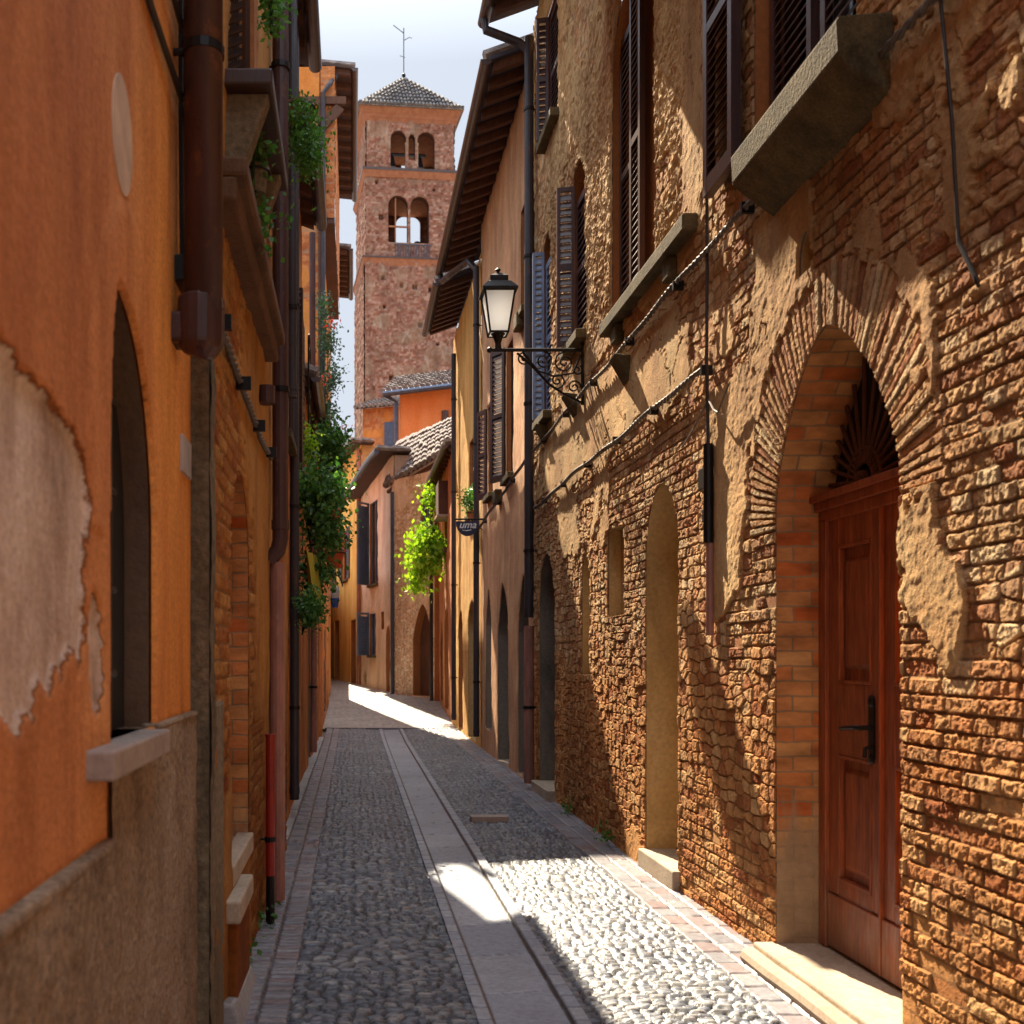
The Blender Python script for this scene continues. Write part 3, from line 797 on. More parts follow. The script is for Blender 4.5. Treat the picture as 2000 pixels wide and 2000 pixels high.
# corbel stones under the windows
for (u_, v_) in ((8.15, 3.72), (10.05, 3.9), (11.6, 3.95)):
    mb = MB(); mb.hexa([FR.P(u_ - .09, v_, 0), FR.P(u_ + .09, v_, 0), FR.P(u_ + .07, v_ + .05, .03), FR.P(u_ - .07, v_ + .05, .03),
                        FR.P(u_ - .11, v_ + .24, 0), FR.P(u_ + .11, v_ + .24, 0), FR.P(u_ + .11, v_ + .26, .15), FR.P(u_ - .11, v_ + .26, .15)])
    mb.build('corbel', M['sillstone'], r1, bevel=.015)
downpipe(r1, 2.09, 12.18, 1.95, 8.95, .055, M['pipedark'], RX, shoe=False, clips=4)
downpipe(r1, 2.09, 12.18, -.02, 1.95, .06, M['pipepink'], RX, shoe=False, clips=1)
mb = MB(); mb.tube([(1.56, 12.2, 9.2), (1.58, 12.2, 9.05), (1.98, 12.2, 8.9), (2.09, 12.2, 8.8), (2.09, 12.18, 8.6)], .052, 10); mb.build('downpipe', M['pipedark'], r1)

# --- cables and conduit on the brick house
def strand(name, label, cat, pts, r, mat, twist=True, group=None, clip=None, x=None):
    t = thing(name, label, cat, pts[0], group=group)
    P = [Vector(p) for p in pts]; res = []
    for i in range(len(P) - 1):
        n = max(2, int((P[i + 1] - P[i]).length / .035))
        for k in range(n): res.append(P[i].lerp(P[i + 1], k / n))
    res.append(P[-1])
    out = [[], []]; L = 0
    for i, p in enumerate(res):
        L += (p - res[i - 1]).length if i else 0
        dz = .012 * math.sin(L * 2.1) + .008 * math.sin(L * 5.3 + 1)
        for j in (0, 1):
            a = L * 42 + j * math.pi
            out[j].append(p + Vector((math.cos(a) * r * .9, 0, math.sin(a) * r * .9 + dz)) if twist else p + Vector((0, 0, dz * .6 + (j * r * 2.2))))
    for j in (0, 1):
        mb = MB(); mb.tube(out[j], r, 6); mb.build('strand', mat, t, smooth=True)
    if clip:
        L = 0
        for p in res[::clip]:
            mb = MB(); mb.fbox(Frame(p, (0, 1, 0), (1, 0, 0)), -.012, .012, -.03, .03, -.02, .05); mb.build('clip', M['iron'], t)
    return t
strand('electric_cable', 'thick twisted cable running level along the brick house under its windows', 'cable', [(2.135, 3.2, 3.98), (2.135, 3.9, 4.02), (2.135, 6.22, 4.05), (2.135, 12.1, 4.03)], .011, M['cable'], clip=34)
strand('electric_cable', 'twisted cable below the windows, running from the black conduit to the far downpipe', 'cable', [(2.14, 6.25, 3.34), (2.14, 9, 3.36), (2.14, 12.1, 3.34)], .012, M['cable'], clip=30)
strand('electric_cable', 'dark cable climbing past the blank plaster beyond the tall downpipe', 'cable', [(2.12, 12.3, 4.0), (2.12, 14, 3.93), (2.10, 17.2, 3.72)], .012, M['cabledark'], clip=40)
strand('electric_cable', 'thin twin wires hanging in a bow on the upper brick near the right edge', 'cable', [(2.14, 3.75, 4.1), (2.14, 3.66, 3.5), (2.14, 3.62, 3.05), (2.15, 3.52, 2.86)], .006, M['cabledark'], False)
cd = thing('cable_conduit', 'vertical black cable conduit fixed to the brick between arched niche and red door', 'conduit', (2.15, 6.2, 1.7))
mb = MB(); mb.tube([(2.14, 6.2, 4.5), (2.15, 6.22, 4.05), (2.14, 6.2, 3.4), (2.15, 6.2, 2.86)], .010, 8)
mb.tube([(2.16, 6.24, 4.3), (2.16, 6.25, 3.6), (2.15, 6.22, 2.86)], .007, 6); mb.build('wire', M['cabledark'], cd)
mb = MB(); mb.tube([(2.15, 6.2, 2.88), (2.15, 6.2, 2.28)], .030, 12); mb.build('sleeve', M['iron'], cd)
mb = MB(); mb.tube([(2.16, 6.2, 2.28), (2.16, 6.2, 1.72)], .024, 12); mb.build('lower_pipe', M['pipepink'], cd)
mb = MB(); mb.fbox(FR, 6.24, 6.36, 2.62, 2.75, .0, .06); mb.fbox(FR, 6.22, 6.32, 2.42, 2.5, 0, .05); mb.build('junction_box', M['iron'], cd, bevel=.005)
mb = MB()
mb.tube([(2.15, 6.2, 3.15), (2.13, 6.05, 3.05), (2.13, 5.98, 3.02), (2.13, 5.8, 3.14)], .006, 6); mb.tube([(2.15, 6.2, 3.15), (2.13, 6.4, 3.02), (2.13, 6.62, 2.95)], .006, 6)
mb.build('wire', M['cable'], cd)

# --- wall lamp
lx, ly, lz = 1.37, 9.69, 4.49
lamp = thing('wall_lantern', 'black wrought iron lantern with milky glass on a scrolled bracket over the lane', 'street lamp', (RX, ly, lz))
mb = MB()
mb.tube([(RX - .01, ly, lz), (1.30, ly, lz)], .017, 8); mb.tube([(RX - .03, ly, lz + .07), (RX - .03, ly, lz - .52)], .016, 8)
mb.ball((1.29, ly, lz), .028)
def spiral(cx, cz, r0, r1, a0, turns, n=26):
    return [(cx + (r0 + (r1 - r0) * k / n) * math.cos(a0 + turns * 2 * math.pi * k / n), ly, cz + (r0 + (r1 - r0) * k / n) * math.sin(a0 + turns * 2 * math.pi * k / n)) for k in range(n + 1)]
mb.tube([(1.55, ly, lz - .03), (1.68, ly, lz - .14), (1.86, ly, lz - .33), (2.0, ly, lz - .42), (RX - .04, ly, lz - .5)], .012, 6)
mb.tube([(1.6, ly, lz - .02), (1.75, ly, lz - .2), (1.9, ly, lz - .25), (2.08, ly, lz - .22), (2.15, ly, lz - .05)], .010, 6)
for (cx, cz, r0, r1_, a0, tn) in ((1.62, lz - .085, .065, .012, 1.57, 1.6), (1.80, lz - .10, .085, .012, 1.57, -1.7), (2.0, lz - .12, .10, .012, 1.57, 1.8), (1.93, lz - .29, .075, .01, -1.57, 1.5), (2.09, lz - .35, .065, .01, 0, 1.5), (2.12, lz - .19, .05, .01, 1, -1.4)):
    mb.tube(spiral(cx, cz, r0, r1_, a0, tn), .008, 6)
mb.build('bracket', M['iron'], lamp)
mb = MB()
mb.tube([(lx, ly, lz), (lx, ly, lz + .06), (lx, ly, lz + .13), (lx, ly, lz + .15)], [.035, .028, .05, .07], 10)
wb, wt, zb_, zt = .085, .14, lz + .15, lz + .53
C4 = [(-1, -1), (1, -1), (1, 1), (-1, 1)]
for i in range(4):
    a = C4[i]; b_ = C4[(i + 1) % 4]
    mb.tube([(lx + a[0] * wb, ly + a[1] * wb, zb_), (lx + a[0] * wt, ly + a[1] * wt, zt)], .010, 6)
    mb.tube([(lx + a[0] * wb, ly + a[1] * wb, zb_), (lx + b_[0] * wb, ly + b_[1] * wb, zb_)], .011, 6)
    mb.tube([(lx + a[0] * wt, ly + a[1] * wt, zt), (lx + b_[0] * wt, ly + b_[1] * wt, zt)], .013, 6)
mb.build('frame', M['iron'], lamp)
mb = MB()
a, b2 = wb - .008, wt - .008
P0 = [(lx + c[0] * a, ly + c[1] * a, zb_) for c in C4]; P1 = [(lx + c[0] * b2, ly + c[1] * b2, zt) for c in C4]
for i in range(4): mb.poly([P0[i], P0[(i + 1) % 4], P1[(i + 1) % 4], P1[i]])
mb.poly(P0); mb.build('glass', M['milk'], lamp)
mb = MB()
def ring4(w_, z_): return [(lx + c[0] * w_, ly + c[1] * w_, z_) for c in C4]
st_ = [ring4(.165, zt), ring4(.165, zt + .02), ring4(.105, zt + .09), ring4(.085, zt + .10), ring4(.085, zt + .15), ring4(.03, zt + .19)]
for i in range(len(st_) - 1):
    for k in range(4): mb.poly([st_[i][k], st_[i][(k + 1) % 4], st_[i + 1][(k + 1) % 4], st_[i + 1][k]])
mb.poly(st_[0]); mb.poly(st_[-1])
mb.tube([(lx, ly, zt + .18), (lx, ly, zt + .21), (lx, ly, zt + .225), (lx, ly, zt + .25)], [.03, .012, .03, .006], 8)
mb.build('cap', M['iron'], lamp)

# ================================================================= RIGHT ROW: plastered house with deep eaves
def grid_us(a, b, d=None): return spaced(a, b, lambda y: d or max(.012, y * y / (1024 * 2.2) * 1.0) if not d else d)
def simple_window(parent, F, u0, u1, v0, v1, mat, depth=.12, open_=False, sill=True, pane='glassd', shutmat=None):
    w_ = thing('window', None, None); w_.parent = parent
    mb = MB(); mb.poly([F.P(u0, v0, -depth + .03), F.P(u1, v0, -depth + .03), F.P(u1, v1, -depth + .03), F.P(u0, v1, -depth + .03)]); mb.build('pane', M[pane], w_)
    mb = MB(); t = .05; um = (u0 + u1) / 2
    for (a, b_, c, d) in ((u0, u0 + t, v0, v1), (u1 - t, u1, v0, v1), (u0 + t, u1 - t, v0, v0 + t), (u0 + t, u1 - t, v1 - t, v1), (um - .02, um + .02, v0 + t, v1 - t)):
        mb.fbox(F, a, b_, c, d, -depth + .031, -depth + .07)
    mb.build('frame', M[shutmat or 'darkwood'], w_)
    if open_:
        ww = (u1 - u0) / 2
        for (uu, sg) in ((u0 - .02, -1), (u1 + .02, 1)):
            p = F.P(uu, 0, .035); shutter(w_, (p.x, p.y), F.U * sg, ww, v0 + .02, v1 - .02, F.N, M[mat], .035, .07)
    if sill:
        mb = MB(); mb.fbox(F, u0 - .08, u1 + .08, v0 - .08, v0 + .001, -.02, .1); mb.build('sill', M['sillstone'], w_, bevel=.01)
    return w_

r2 = thing('plastered_house', 'tall brown plastered house with dark overhanging eaves beyond the lantern', 'house', (RX, 15, 0))
ops = [Op(12.75, 13.6, .05, 1.9, .75, 1.4, .8, depth=.35), Op(14.4, 15.5, .03, 1.9, .75, 1.4, .8, depth=.4), Op(16.2, 16.9, .4, 2.1, .6, 1.3, .8, depth=.3),
       Op(14.0, 14.6, 4.1, 6.0, 0, depth=.12), Op(16.0, 16.6, 4.15, 5.6, 0, depth=.12), Op(12.9, 13.4, 6.0, 7.4, 0, depth=.1)]
wall('wall', FR, spaced(12.4, 17.45, lambda y: .045), np.arange(-.05, 8.95, .03), simple_h(.83, 3, .018), M['r2'], r2, ops)
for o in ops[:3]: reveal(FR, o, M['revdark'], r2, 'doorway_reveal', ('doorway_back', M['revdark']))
for o in ops[3:]:
    reveal(FR, o, M['revstrip'], r2, 'window_reveal', None)
    simple_window(r2, FR, o.u0, o.u1, o.v0, o.vs, 'darkwood', .12, False)
w_ = thing('window', None, None); w_.parent = r2
shutter(w_, (RX - .02, 14.64), (-.5, .86, 0), .32, 4.1, 6.0, (-.86, -.5, 0), M['darkwood'], .035, .07)
shutter(w_, (RX - .02, 16.64), (-.4, .92, 0), .28, 4.15, 5.6, (-.86, -.5, 0), M['plumwood'], .035, .07)
body(r2, RX + .003, 9, 12.41, 17.44, 8.9, M['r2'], RX + .003)
eave(r2, 1, RX, 1.66, 12.38, 19.3, 8.8, raf=.36, soffit='soffitblue')
downpipe(r2, 2.09, 17.4, .12, 8.2, .05, M['pipedark'], RX, shoe=False, clips=4)
mb = MB(); mb.tube([(1.63, 19.25, 8.78), (1.66, 19.2, 8.6), (1.75, 18.4, 8.45), (1.98, 17.6, 8.38), (2.09, 17.4, 8.15)], .055, 10); mb.build('downpipe', M['pipedark'], r2)
for (u_, v_) in ((15.2, 3.85), (13.2, 5.8)):
    mb = MB(); mb.fbox(FR, u_ - .15, u_ + .15, v_, v_ + .2, 0, .12); mb.build('corbel', M['sillstone'], r2, bevel=.02)

r3 = thing('yellow_house', 'narrow yellow ochre house between two brown downpipes', 'house', (RX, 20, 0))
ops = [Op(18.3, 19.5, .05, 2.0, .6, 2, .5, depth=.3), Op(20.4, 21.3, .1, 2.0, .5, 2, .5, depth=.3), Op(18.6, 19.3, 4.2, 5.6, 0, depth=.12)]
wall('wall', FR, spaced(17.46, 22.4, lambda y: .06), np.arange(-.05, 8.5, .04), simple_h(.8, 5, .015), M['r3'], r3, ops)
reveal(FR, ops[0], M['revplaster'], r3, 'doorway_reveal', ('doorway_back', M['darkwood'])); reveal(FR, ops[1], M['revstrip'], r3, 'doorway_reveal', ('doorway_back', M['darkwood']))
reveal(FR, ops[2], M['revstrip'], r3, 'window_reveal', None); simple_window(r3, FR, 18.6, 19.3, 4.2, 5.6, 'darkwood', .12)
body(r3, RX + .003, 9, 17.46, 22.39, 8.4, M['r3'], RX + .003)
eave(r3, 1, RX, 1.62, 19.32, 22.4, 8.62, raf=.3, soffit='soffitblue')
downpipe(r3, 2.10, 21.4, .15, 7.9, .05, M['pipedark'], RX, shoe=False, clips=4)

# sign on an iron bracket
sg = thing('hanging_sign', 'small dark blue half round shop sign with white lettering by the brown downpipe', 'sign', (2.0, 17.2, 3.9))
mb = MB(); n = 16
pr = [(1.72 + .195 + .195 * math.cos(math.pi + math.pi * k / n), 3.85 + .25 * math.sin(math.pi + math.pi * k / n)) for k in range(n + 1)]
for yy in (17.18, 17.205): mb.poly([(x, yy, z) for x, z in pr])
for k in range(n): mb.poly([(pr[k][0], 17.18, pr[k][1]), (pr[k + 1][0], 17.18, pr[k + 1][1]), (pr[k + 1][0], 17.205, pr[k + 1][1]), (pr[k][0], 17.205, pr[k][1])])
mb.poly([(pr[0][0], 17.18, 3.85), (pr[-1][0], 17.18, 3.85), (pr[-1][0], 17.205, 3.85), (pr[0][0], 17.205, 3.85)])
mb.build('board', M['signblue'], sg)
mb = MB(); mb.tube([(1.68, 17.19, 3.885), (2.2, 17.19, 3.885)], .016, 6); mb.tube([(2.17, 17.19, 3.7), (1.98, 17.19, 3.88)], .01, 6); mb.build('bracket', M['iron'], sg)
cu = bpy.data.curves.new('lettering', 'FONT'); cu.body = 'uma'; cu.size = .17; cu.shear = .3; cu.extrude = .002; cu.align_x = 'CENTER'; cu.offset = .002
to = bpy.data.objects.new('lt', cu); COL.objects.link(to)
me = bpy.data.meshes.new_from_object(to.evaluated_get(bpy.context.evaluated_depsgraph_get())); bpy.data.objects.remove(to)
me.materials.clear(); lo = link_mesh('lettering', me, M['lettering'], sg)
lo.rotation_euler = (math.pi / 2, 0, 0); lo.location = (1.915 - 2.0, 17.172 - 17.2, 3.735 - 3.9)
mb = MB(); mb.tube([(1.83, 17.172, 3.70), (1.9, 17.172, 3.69), (1.98, 17.172, 3.705)], .006, 5); mb.build('lettering', M['lettering'], sg)

# ================================================================= FAR RIGHT ROW, turning left with the lane
def facade(name, label, A, B, H, mat, hf, ops=(), du=.05, dv=.05, z0=-.1, back=5, zb=None, side=None, cat='house'):
    A = Vector((*A, 0)); B = Vector((*B, 0)); U = (B - A); L = U.length; U.normalize()
    N = Vector((-U.y, U.x, 0))
    if N.dot(-A) < 0: N = -N
    F = Frame(A, U, N)
    t = thing(name, label, cat, (A.x, A.y, 0))
    wall('wall', F, spaced(0, L, lambda u: du), np.arange(z0, H + dv, dv), hf, mat, t, ops)
    mb = MB(); C = [F.P(0, 0, -.003), F.P(0, 0, -back), F.P(L, 0, -back), F.P(L, 0, -.003)]
    for i in range(3): mb.poly([C[i] + SEG_Z * z0, C[i + 1] + SEG_Z * z0, C[i + 1] + SEG_Z * H, C[i] + SEG_Z * H])
    mb.build('side_wall', side or mat, t)
    return t, F, L

def tiled_roof(parent, F, u0, u1, H, over, back, slope, mat='tiles', under='soffit', n=None, rise=0, name='roof'):
    """pitched roof over a facade with barrel tiles; rise tilts the eave line along the facade"""
    mb = MB(); t = .06
    def q(u, h, k): return F.P(u, H + rise * (u - u0) / (u1 - u0) + slope * (over - h) + k, h)
    mb.hexa([q(u0, over, 0), q(u1, over, 0), q(u1, -back, 0), q(u0, -back, 0), q(u0, over, t), q(u1, over, t), q(u1, -back, t), q(u0, -back, t)])
    ro = mb.build(name, M[under], parent)
    w_ = .19; n = int((u1 - u0) / w_); tl = MB()
    for i in range(n + 1):
        u = u0 + (u1 - u0) * i / n
        segs = max(2, int((over + back) / .38))
        for k in range(segs):
            ha = over + .05 - (over + back) * k / segs; hb = over + .05 - (over + back) * (k + 1) / segs
            j = random.uniform(-.012, .012)
            tl.tube([q(u + j, ha, t + .05 + random.uniform(-.01, .02)), q(u + j, hb, t + .02)], [w_ * .5, w_ * .38], 6)
    tl.build('roof_tiles', M[mat], ro)
    return ro

# orange pink house in line with the right row
r4 = thing('orange_pink_house', 'orange pink plastered house beyond the yellow one, with a low arched doorway', 'house', (2.2, 25, 0))
F4 = Frame((2.2, 22.4, 0), (.03, 1, 0), (-1, .03, 0))
ops = [Op(1.6, 3.2, .3, 2.0, .8, 2, .5, depth=.3), Op(3.9, 4.9, .4, 1.9, .6, 2, .5, depth=.3), Op(2.2, 3.1, 4.2, 5.4, 0, depth=.12)]
wall('wall', F4, spaced(0, 5.7, lambda u: .07), np.arange(-.05, 6.3, .05), simple_h(.8, 1, .02), M['r4'], r4, ops)
for o in ops[:2]: reveal(F4, o, M['revstrip'], r4, 'doorway_reveal', ('doorway_back', M['darkwood']))
reveal(F4, ops[2], M['revstrip'], r4, 'window_reveal', None); simple_window(r4, F4, 2.2, 3.1, 4.2, 5.4, 'darkwood', .12)
body(r4, 2.22, 8, 22.45, 28, 6.2, M['r4'], 2.22)
eave(r4, 1, 2.2, 2.06, 22.45, 28.0, 6.2, raf=.5, slope=.2)
mb = MB(); mb.tube([(2.05, 26.9, .4), (2.05, 26.9, 6.1)], .05, 8); mb.build('downpipe', M['pipedark'], r4)

fs, Ff, Lf = facade('stone_house', 'small stone house with pointed doorway and grey tiled roof facing down the lane', (2.55, 28.1), (1.22, 30.1), 6.75, M['fs'],
                    simple_h(.50, 2, .03, rub=True, thr=.5), [Op(.62, 1.5, .45, 2.05, 1.0, 1.5, .8, depth=.3), Op(.75, 1.15, 5.0, 6.1, 0, depth=.15)], .035, .035)
reveal(Ff, Op(.62, 1.5, .45, 2.05, 1.0, 1.5, .8, depth=.3), M['revstrip'], fs, 'doorway_reveal', None)
dr = thing('door', None, None); dr.parent = fs
mb = MB(); mb.fbox(Ff, .9, 1.49, .45, 3.0, -.29, -.25); mb.build('door_leaf', M['beam'], dr); mb = MB(); mb.fbox(Ff, .63, .9, .45, 3.0, -.299, -.28); mb.build('door_leaf', M['dark'], dr)
reveal(Ff, Op(.75, 1.15, 5.0, 6.1, 0, depth=.15), M['revstrip'], fs, 'window_reveal', None)
simple_window(fs, Ff, .75, 1.15, 5.0, 6.1, 'bluewood', .15, shutmat='bluewood')
E0, E1, G0, G1 = Vector((2.95, 27.2, 7.28)), Vector((.98, 30.6, 6.6)), Vector((3.0, 30.0, 8.5)), Vector((1.46, 33.0, 8.4))
mb = MB(); up = Vector((0, 0, .06)); mb.hexa([E0, G0, G1, E1, E0 + up, G0 + up, G1 + up, E1 + up])
ro = mb.build('roof', M['soffit'], fs); tl = MB(); n = 17
for i in range(n + 1):
    a_, b_ = E0.lerp(E1, i / n), G0.lerp(G1, i / n)
    for k in range(8):
        p, q = a_.lerp(b_, k / 8 - .02), a_.lerp(b_, (k + 1) / 8)
        j = Vector((random.uniform(-.02, .02), 0, .10 + random.uniform(-.02, .02)))
        tl.tube([p + j, q + j - Vector((0, 0, .03))], [.105, .08], 7)
tl.build('roof_tiles', M['tiles'], ro)
dn = Vector((.06, .1, -.1)); mb = MB(); mb.tube([E0 + dn, E1 + dn], .06, 6); mb.build('eave_beam', M['beam'], fs)
mb = MB(); mb.tube([Ff.P(Lf + .02, .4, .08), Ff.P(Lf + .02, 6.4, .08)], .055, 10); mb.build('downpipe', M['bluemetal'], fs)
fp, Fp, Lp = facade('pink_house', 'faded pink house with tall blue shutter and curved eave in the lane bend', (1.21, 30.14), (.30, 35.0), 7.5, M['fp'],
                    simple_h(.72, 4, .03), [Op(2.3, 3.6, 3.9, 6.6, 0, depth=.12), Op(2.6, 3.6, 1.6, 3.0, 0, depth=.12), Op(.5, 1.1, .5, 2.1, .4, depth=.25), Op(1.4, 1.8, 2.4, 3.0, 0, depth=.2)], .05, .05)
for (a, b_, c, d) in ((2.3, 3.6, 3.9, 6.6), (2.6, 3.6, 1.6, 3.0)):
    reveal(Fp, Op(a, b_, c, d, 0, depth=.12), M['revstrip'], fp, 'window_reveal', None)
    w_ = simple_window(fp, Fp, a, b_, c, d, 'bluewood', .12, False, shutmat='bluewood')
    p = Fp.P(b_, 0, .02); shutter(w_, (p.x, p.y), (-.6, -.8, 0), .62, c, d, Fp.N, M['bluewood'], .05, .1)
for o in (Op(.5, 1.1, .5, 2.1, .4, depth=.25), Op(1.4, 1.8, 2.4, 3.0, 0, depth=.2)): reveal(Fp, o, M['revstrip'], fp, 'doorway_reveal', ('doorway_back', M['dark']))
tiled_roof(fp, Fp, -.1, Lp + .3, 7.55, .5, .5, .05, rise=-.6)
mb = MB(); pts = [Fp.P(-.1 + (Lp + .4) * k / 10, 7.58 - .6 * (k / 10) ** 1.6, .55) for k in range(11)]
mb.tube(pts, .09, 8); mb.build('gutter', M['bluemetal'], fp)

fy, Fy, Ly = facade('yellow_orange_house', 'yellow orange house at the far left end of the lane', (.30, 35.05), (-1.6, 44.5), 8.8, M['fy'],
                    simple_h(.95, 3, .01), [Op(2.5, 3.4, 4.4, 6.3, 0, depth=.12), Op(5.2, 6.1, 4.4, 6.3, 0, depth=.12), Op(1.0, 1.9, .6, 2.9, 0, depth=.2), Op(4.2, 5.2, .7, 3.0, 0, depth=.2), Op(6.4, 7.0, 1.6, 3.0, 0, depth=.2)], .08, .08)
for (a, b_, c, d) in ((2.5, 3.4, 4.4, 6.3), (5.2, 6.1, 4.4, 6.3)):
    reveal(Fy, Op(a, b_, c, d, 0, depth=.12), M['revstrip'], fy, 'window_reveal', None); simple_window(fy, Fy, a, b_, c, d, 'darkwood', .12, True)
for o in (Op(1.0, 1.9, .6, 2.9, 0, depth=.2), Op(4.2, 5.2, .7, 3.0, 0, depth=.2), Op(6.4, 7.0, 1.6, 3.0, 0, depth=.2)): reveal(Fy, o, M['revstrip'], fy, 'doorway_reveal', ('doorway_back', M['darkwood']))
tiled_roof(fy, Fy, -.2, Ly + .3, 8.8, .4, .4, .05)
mb = MB(); mb.tube([Fy.P(.1, .6, .1), Fy.P(.1, 8.7, .1)], .07, 8); mb.build('downpipe', M['pipepink'], fy)

fo, Fo, Lo = facade('orange_tower_house', 'tall bright orange house rising behind the tiled roof of the stone house', (6.2, 34.6), (1.62, 35.6), 11.0, M['fo'], simple_h(1.1, 2, .006), (), .15, .15, back=4)
ro = tiled_roof(fo, Fo, -.3, Lo + .5, 10.95, .5, 2.6, .42, rise=-.35)
mb = MB(); mb.tube([Fo.P(-.3 + (Lo + .8) * k / 8, 10.93 - .35 * k / 8, .55) for k in range(9)], .1, 8); mb.build('gutter', M['bluemetal'], fo)
mb = MB(); mb.fbox(Fo, 3.02, 3.2, 7, 9.7, .0, .16); mb.tube([Fo.P(3.1, 9.7, .08), Fo.P(3.1, 10.0, .08)], .12, 8); mb.build('chimney_flue', M['gutter'], fo)
mb = MB(); mb.tube([Fo.P(Lo + .1, 6.5, .1), Fo.P(Lo + .12, 10.4, .1), Fo.P(Lo + .5, 10.6, .4)], .08, 8); mb.build('downpipe', M['bluemetal'], fo)
fb, Fb, Lb = facade('brick_back_house', 'small orange and brick house end squeezed between the tower foot and the pink roof', (1.95, 44.0), (.42, 44.6), 12.3, M['l5'], simple_h(.55, 2, .02, ch=.12), (), .1, .06, back=4)
tiled_roof(fb, Fb, -.2, Lb + .2, 12.25, .35, 2.4, .35)
mb = MB(); mb.fbox(Fb, .15, .55, 10.2, 11.6, .0, .3); mb.build('chimney', M['bluemetal'], fb)

# ================================================================= THE BELL TOWER
tw = thing('bell_tower', 'tall square brick bell tower with arched belfry openings and a low tiled roof', 'tower', (.9, 70, 0), R(5.7))
W = 6.05; D = 6.0
FT = Frame((0, 0, 0), (1, 0, 0), (0, -1, 0)); FL = Frame((0, 0, 0), (0, 1, 0), (-1, 0, 0))
FBk = Frame((0, D, 0), (1, 0, 0), (0, 1, 0)); FRt = Frame((W, 0, 0), (0, 1, 0), (1, 0, 0))
top_ops = [Op(1.66, 2.74, 35.0, 36.95, .6, 2, .5, depth=.5), Op(2.90, 3.36, 35.6, 36.95, .4, 2, .5, depth=.5), Op(3.52, 4.72, 35.0, 36.95, .6, 2, .5, depth=.5)]
mid_ops = [Op(1.5, 2.86, 29.9, 32.4, .7, 2, .5, depth=.5), Op(3.04, 4.32, 29.9, 32.4, .7, 2, .5, depth=.5)]
def th(sd, thr, rel=1.):
    def f(u, v):
        h, mo, r = brick_pattern(u, v, .16, sd, 1, 2.)
        n = fbm(u * .9 + 50, v * .9, 5, sd)
        lowp = (1 - sst(20, 28, v)) * .10
        m = sst(.60, .66, n + lowp)
        r = np.clip(r * .6 + .4 * fbm(u * 3 + 20, v * 4, 3, 2), 0, 1)
        # putlog holes
        hole = np.zeros_like(u)
        for (a, b_, q) in ((1.1, 27.4, .13), (2.4, 26.9, .13), (3.3, 26.8, .15), (4.4, 26.7, .15), (1.2, 25.4, .1), (3.7, 24.2, .16), (1.7, 20.6, .14), (1.0, 31.6, .17), (4.7, 33.6, .1), (.7, 34.0, .1), (4.9, 23, .1)):
            hole = np.maximum(hole, ((np.abs(u - a) < q) & (np.abs(v - b_) < q * 1.1)).astype(float))
        h = h * (1 - m) + .03 * m + .16 * (fbm(u * 4 + 10, v * 4, 3, 1) - .5) - hole * .2
        return h + .05, {'rnd': np.where(hole > 0, .0, r), 'mort': mo * (1 - m) * .6, 'pl': m * .8}
    return f
ug = np.arange(0, W + .01, .0605)
wall('wall', FT, ug, np.arange(34.9, 38.9, .06), th(1, .5), M['tower'], tw, top_ops, local=True)
wall('wall', FT, np.linspace(-.06, W + .06, 100), np.arange(28.8, 34.9, .06), th(2, .5), M['tower'], tw, mid_ops, local=True)
F_ = Frame((0, -.12, 0), (1, 0, 0), (0, -1, 0))
wall('wall', F_, np.linspace(-.12, W + .12, 105), np.arange(-.2, 28.75, .07), th(3, .5), M['tower'], tw, (), local=True)
for o in top_ops + mid_ops: reveal(FT, o, M['tower'], tw, 'belfry_reveal', None, local=True)
# rear face with its own arches so the sky shows through; sides plain
rear = [Op(1.1, 2.85, 35.6, 38.1, .55, depth=.4), Op(3.3, 5.0, 35.6, 38.1, .55, depth=.4)]
rear2 = [Op(2.9, 4.7, 30.9, 33.75, .6, depth=.4)]
wall('rear_wall', FBk, np.arange(0, W + .01, .121), np.arange(34.9, 38.9, .12), th(1, .5), M['tower'], tw, rear, local=True)
wall('rear_wall', FBk, np.arange(0, W + .01, .121), np.arange(28.8, 34.9, .12), th(2, .5), M['tower'], tw, rear2, local=True)
wall('rear_wall', FBk, np.arange(0, W + .01, .242), np.arange(-.2, 28.8, .24), th(3, .5), M['tower'], tw, (), local=True)
for Fq in (FL, FRt):
    wall('side_wall', Fq, np.arange(0, D + .01, .12), np.arange(34.9, 38.9, .1), th(1, .5), M['tower'], tw, (), local=True)
    wall('side_wall', Fq, np.linspace(-.06, D + .06, 50), np.arange(28.8, 34.95, .1), th(2, .5), M['tower'], tw, (), local=True)
    F2 = Frame(Fq.O + Fq.N * .12, Fq.U, Fq.N)
    wall('side_wall', F2, np.linspace(-.12, D + .12, 50), np.arange(-.2, 28.8, .1), th(3, .5), M['tower'], tw, (), local=True)
def band(z0, z1, o, mat, name='string_course', o2=None):
    mb = MB(); o2 = o if o2 is None else o2
    mb.hexa([(-o, -o, z0), (W + o, -o, z0), (W + o, D + o, z0), (-o, D + o, z0), (-o2, -o2, z1), (W + o2, -o2, z1), (W + o2, D + o2, z1), (-o2, D + o2, z1)])
    mb.build(name, mat, tw, local=True)
M['course'] = m_plain('string course brick', [(.28, .11, .06), (.40, .18, .10)], 3, .9, 20, .6, .02, (1, 1, 1))
band(34.72, 34.9, .30, M['gutter']); band(34.3, 34.72, .12, M['course'], o2=.28)
band(28.72, 28.82, .34, M['gutter']); band(28.25, 28.72, .16, M['course'], o2=.3)
band(38.1, 38.35, .06, M['course'], 'cornice', .16); band(38.35, 38.6, .18, M['course'], 'cornice', .26); band(38.6, 38.95, .28, M['course'], 'cornice', .46)
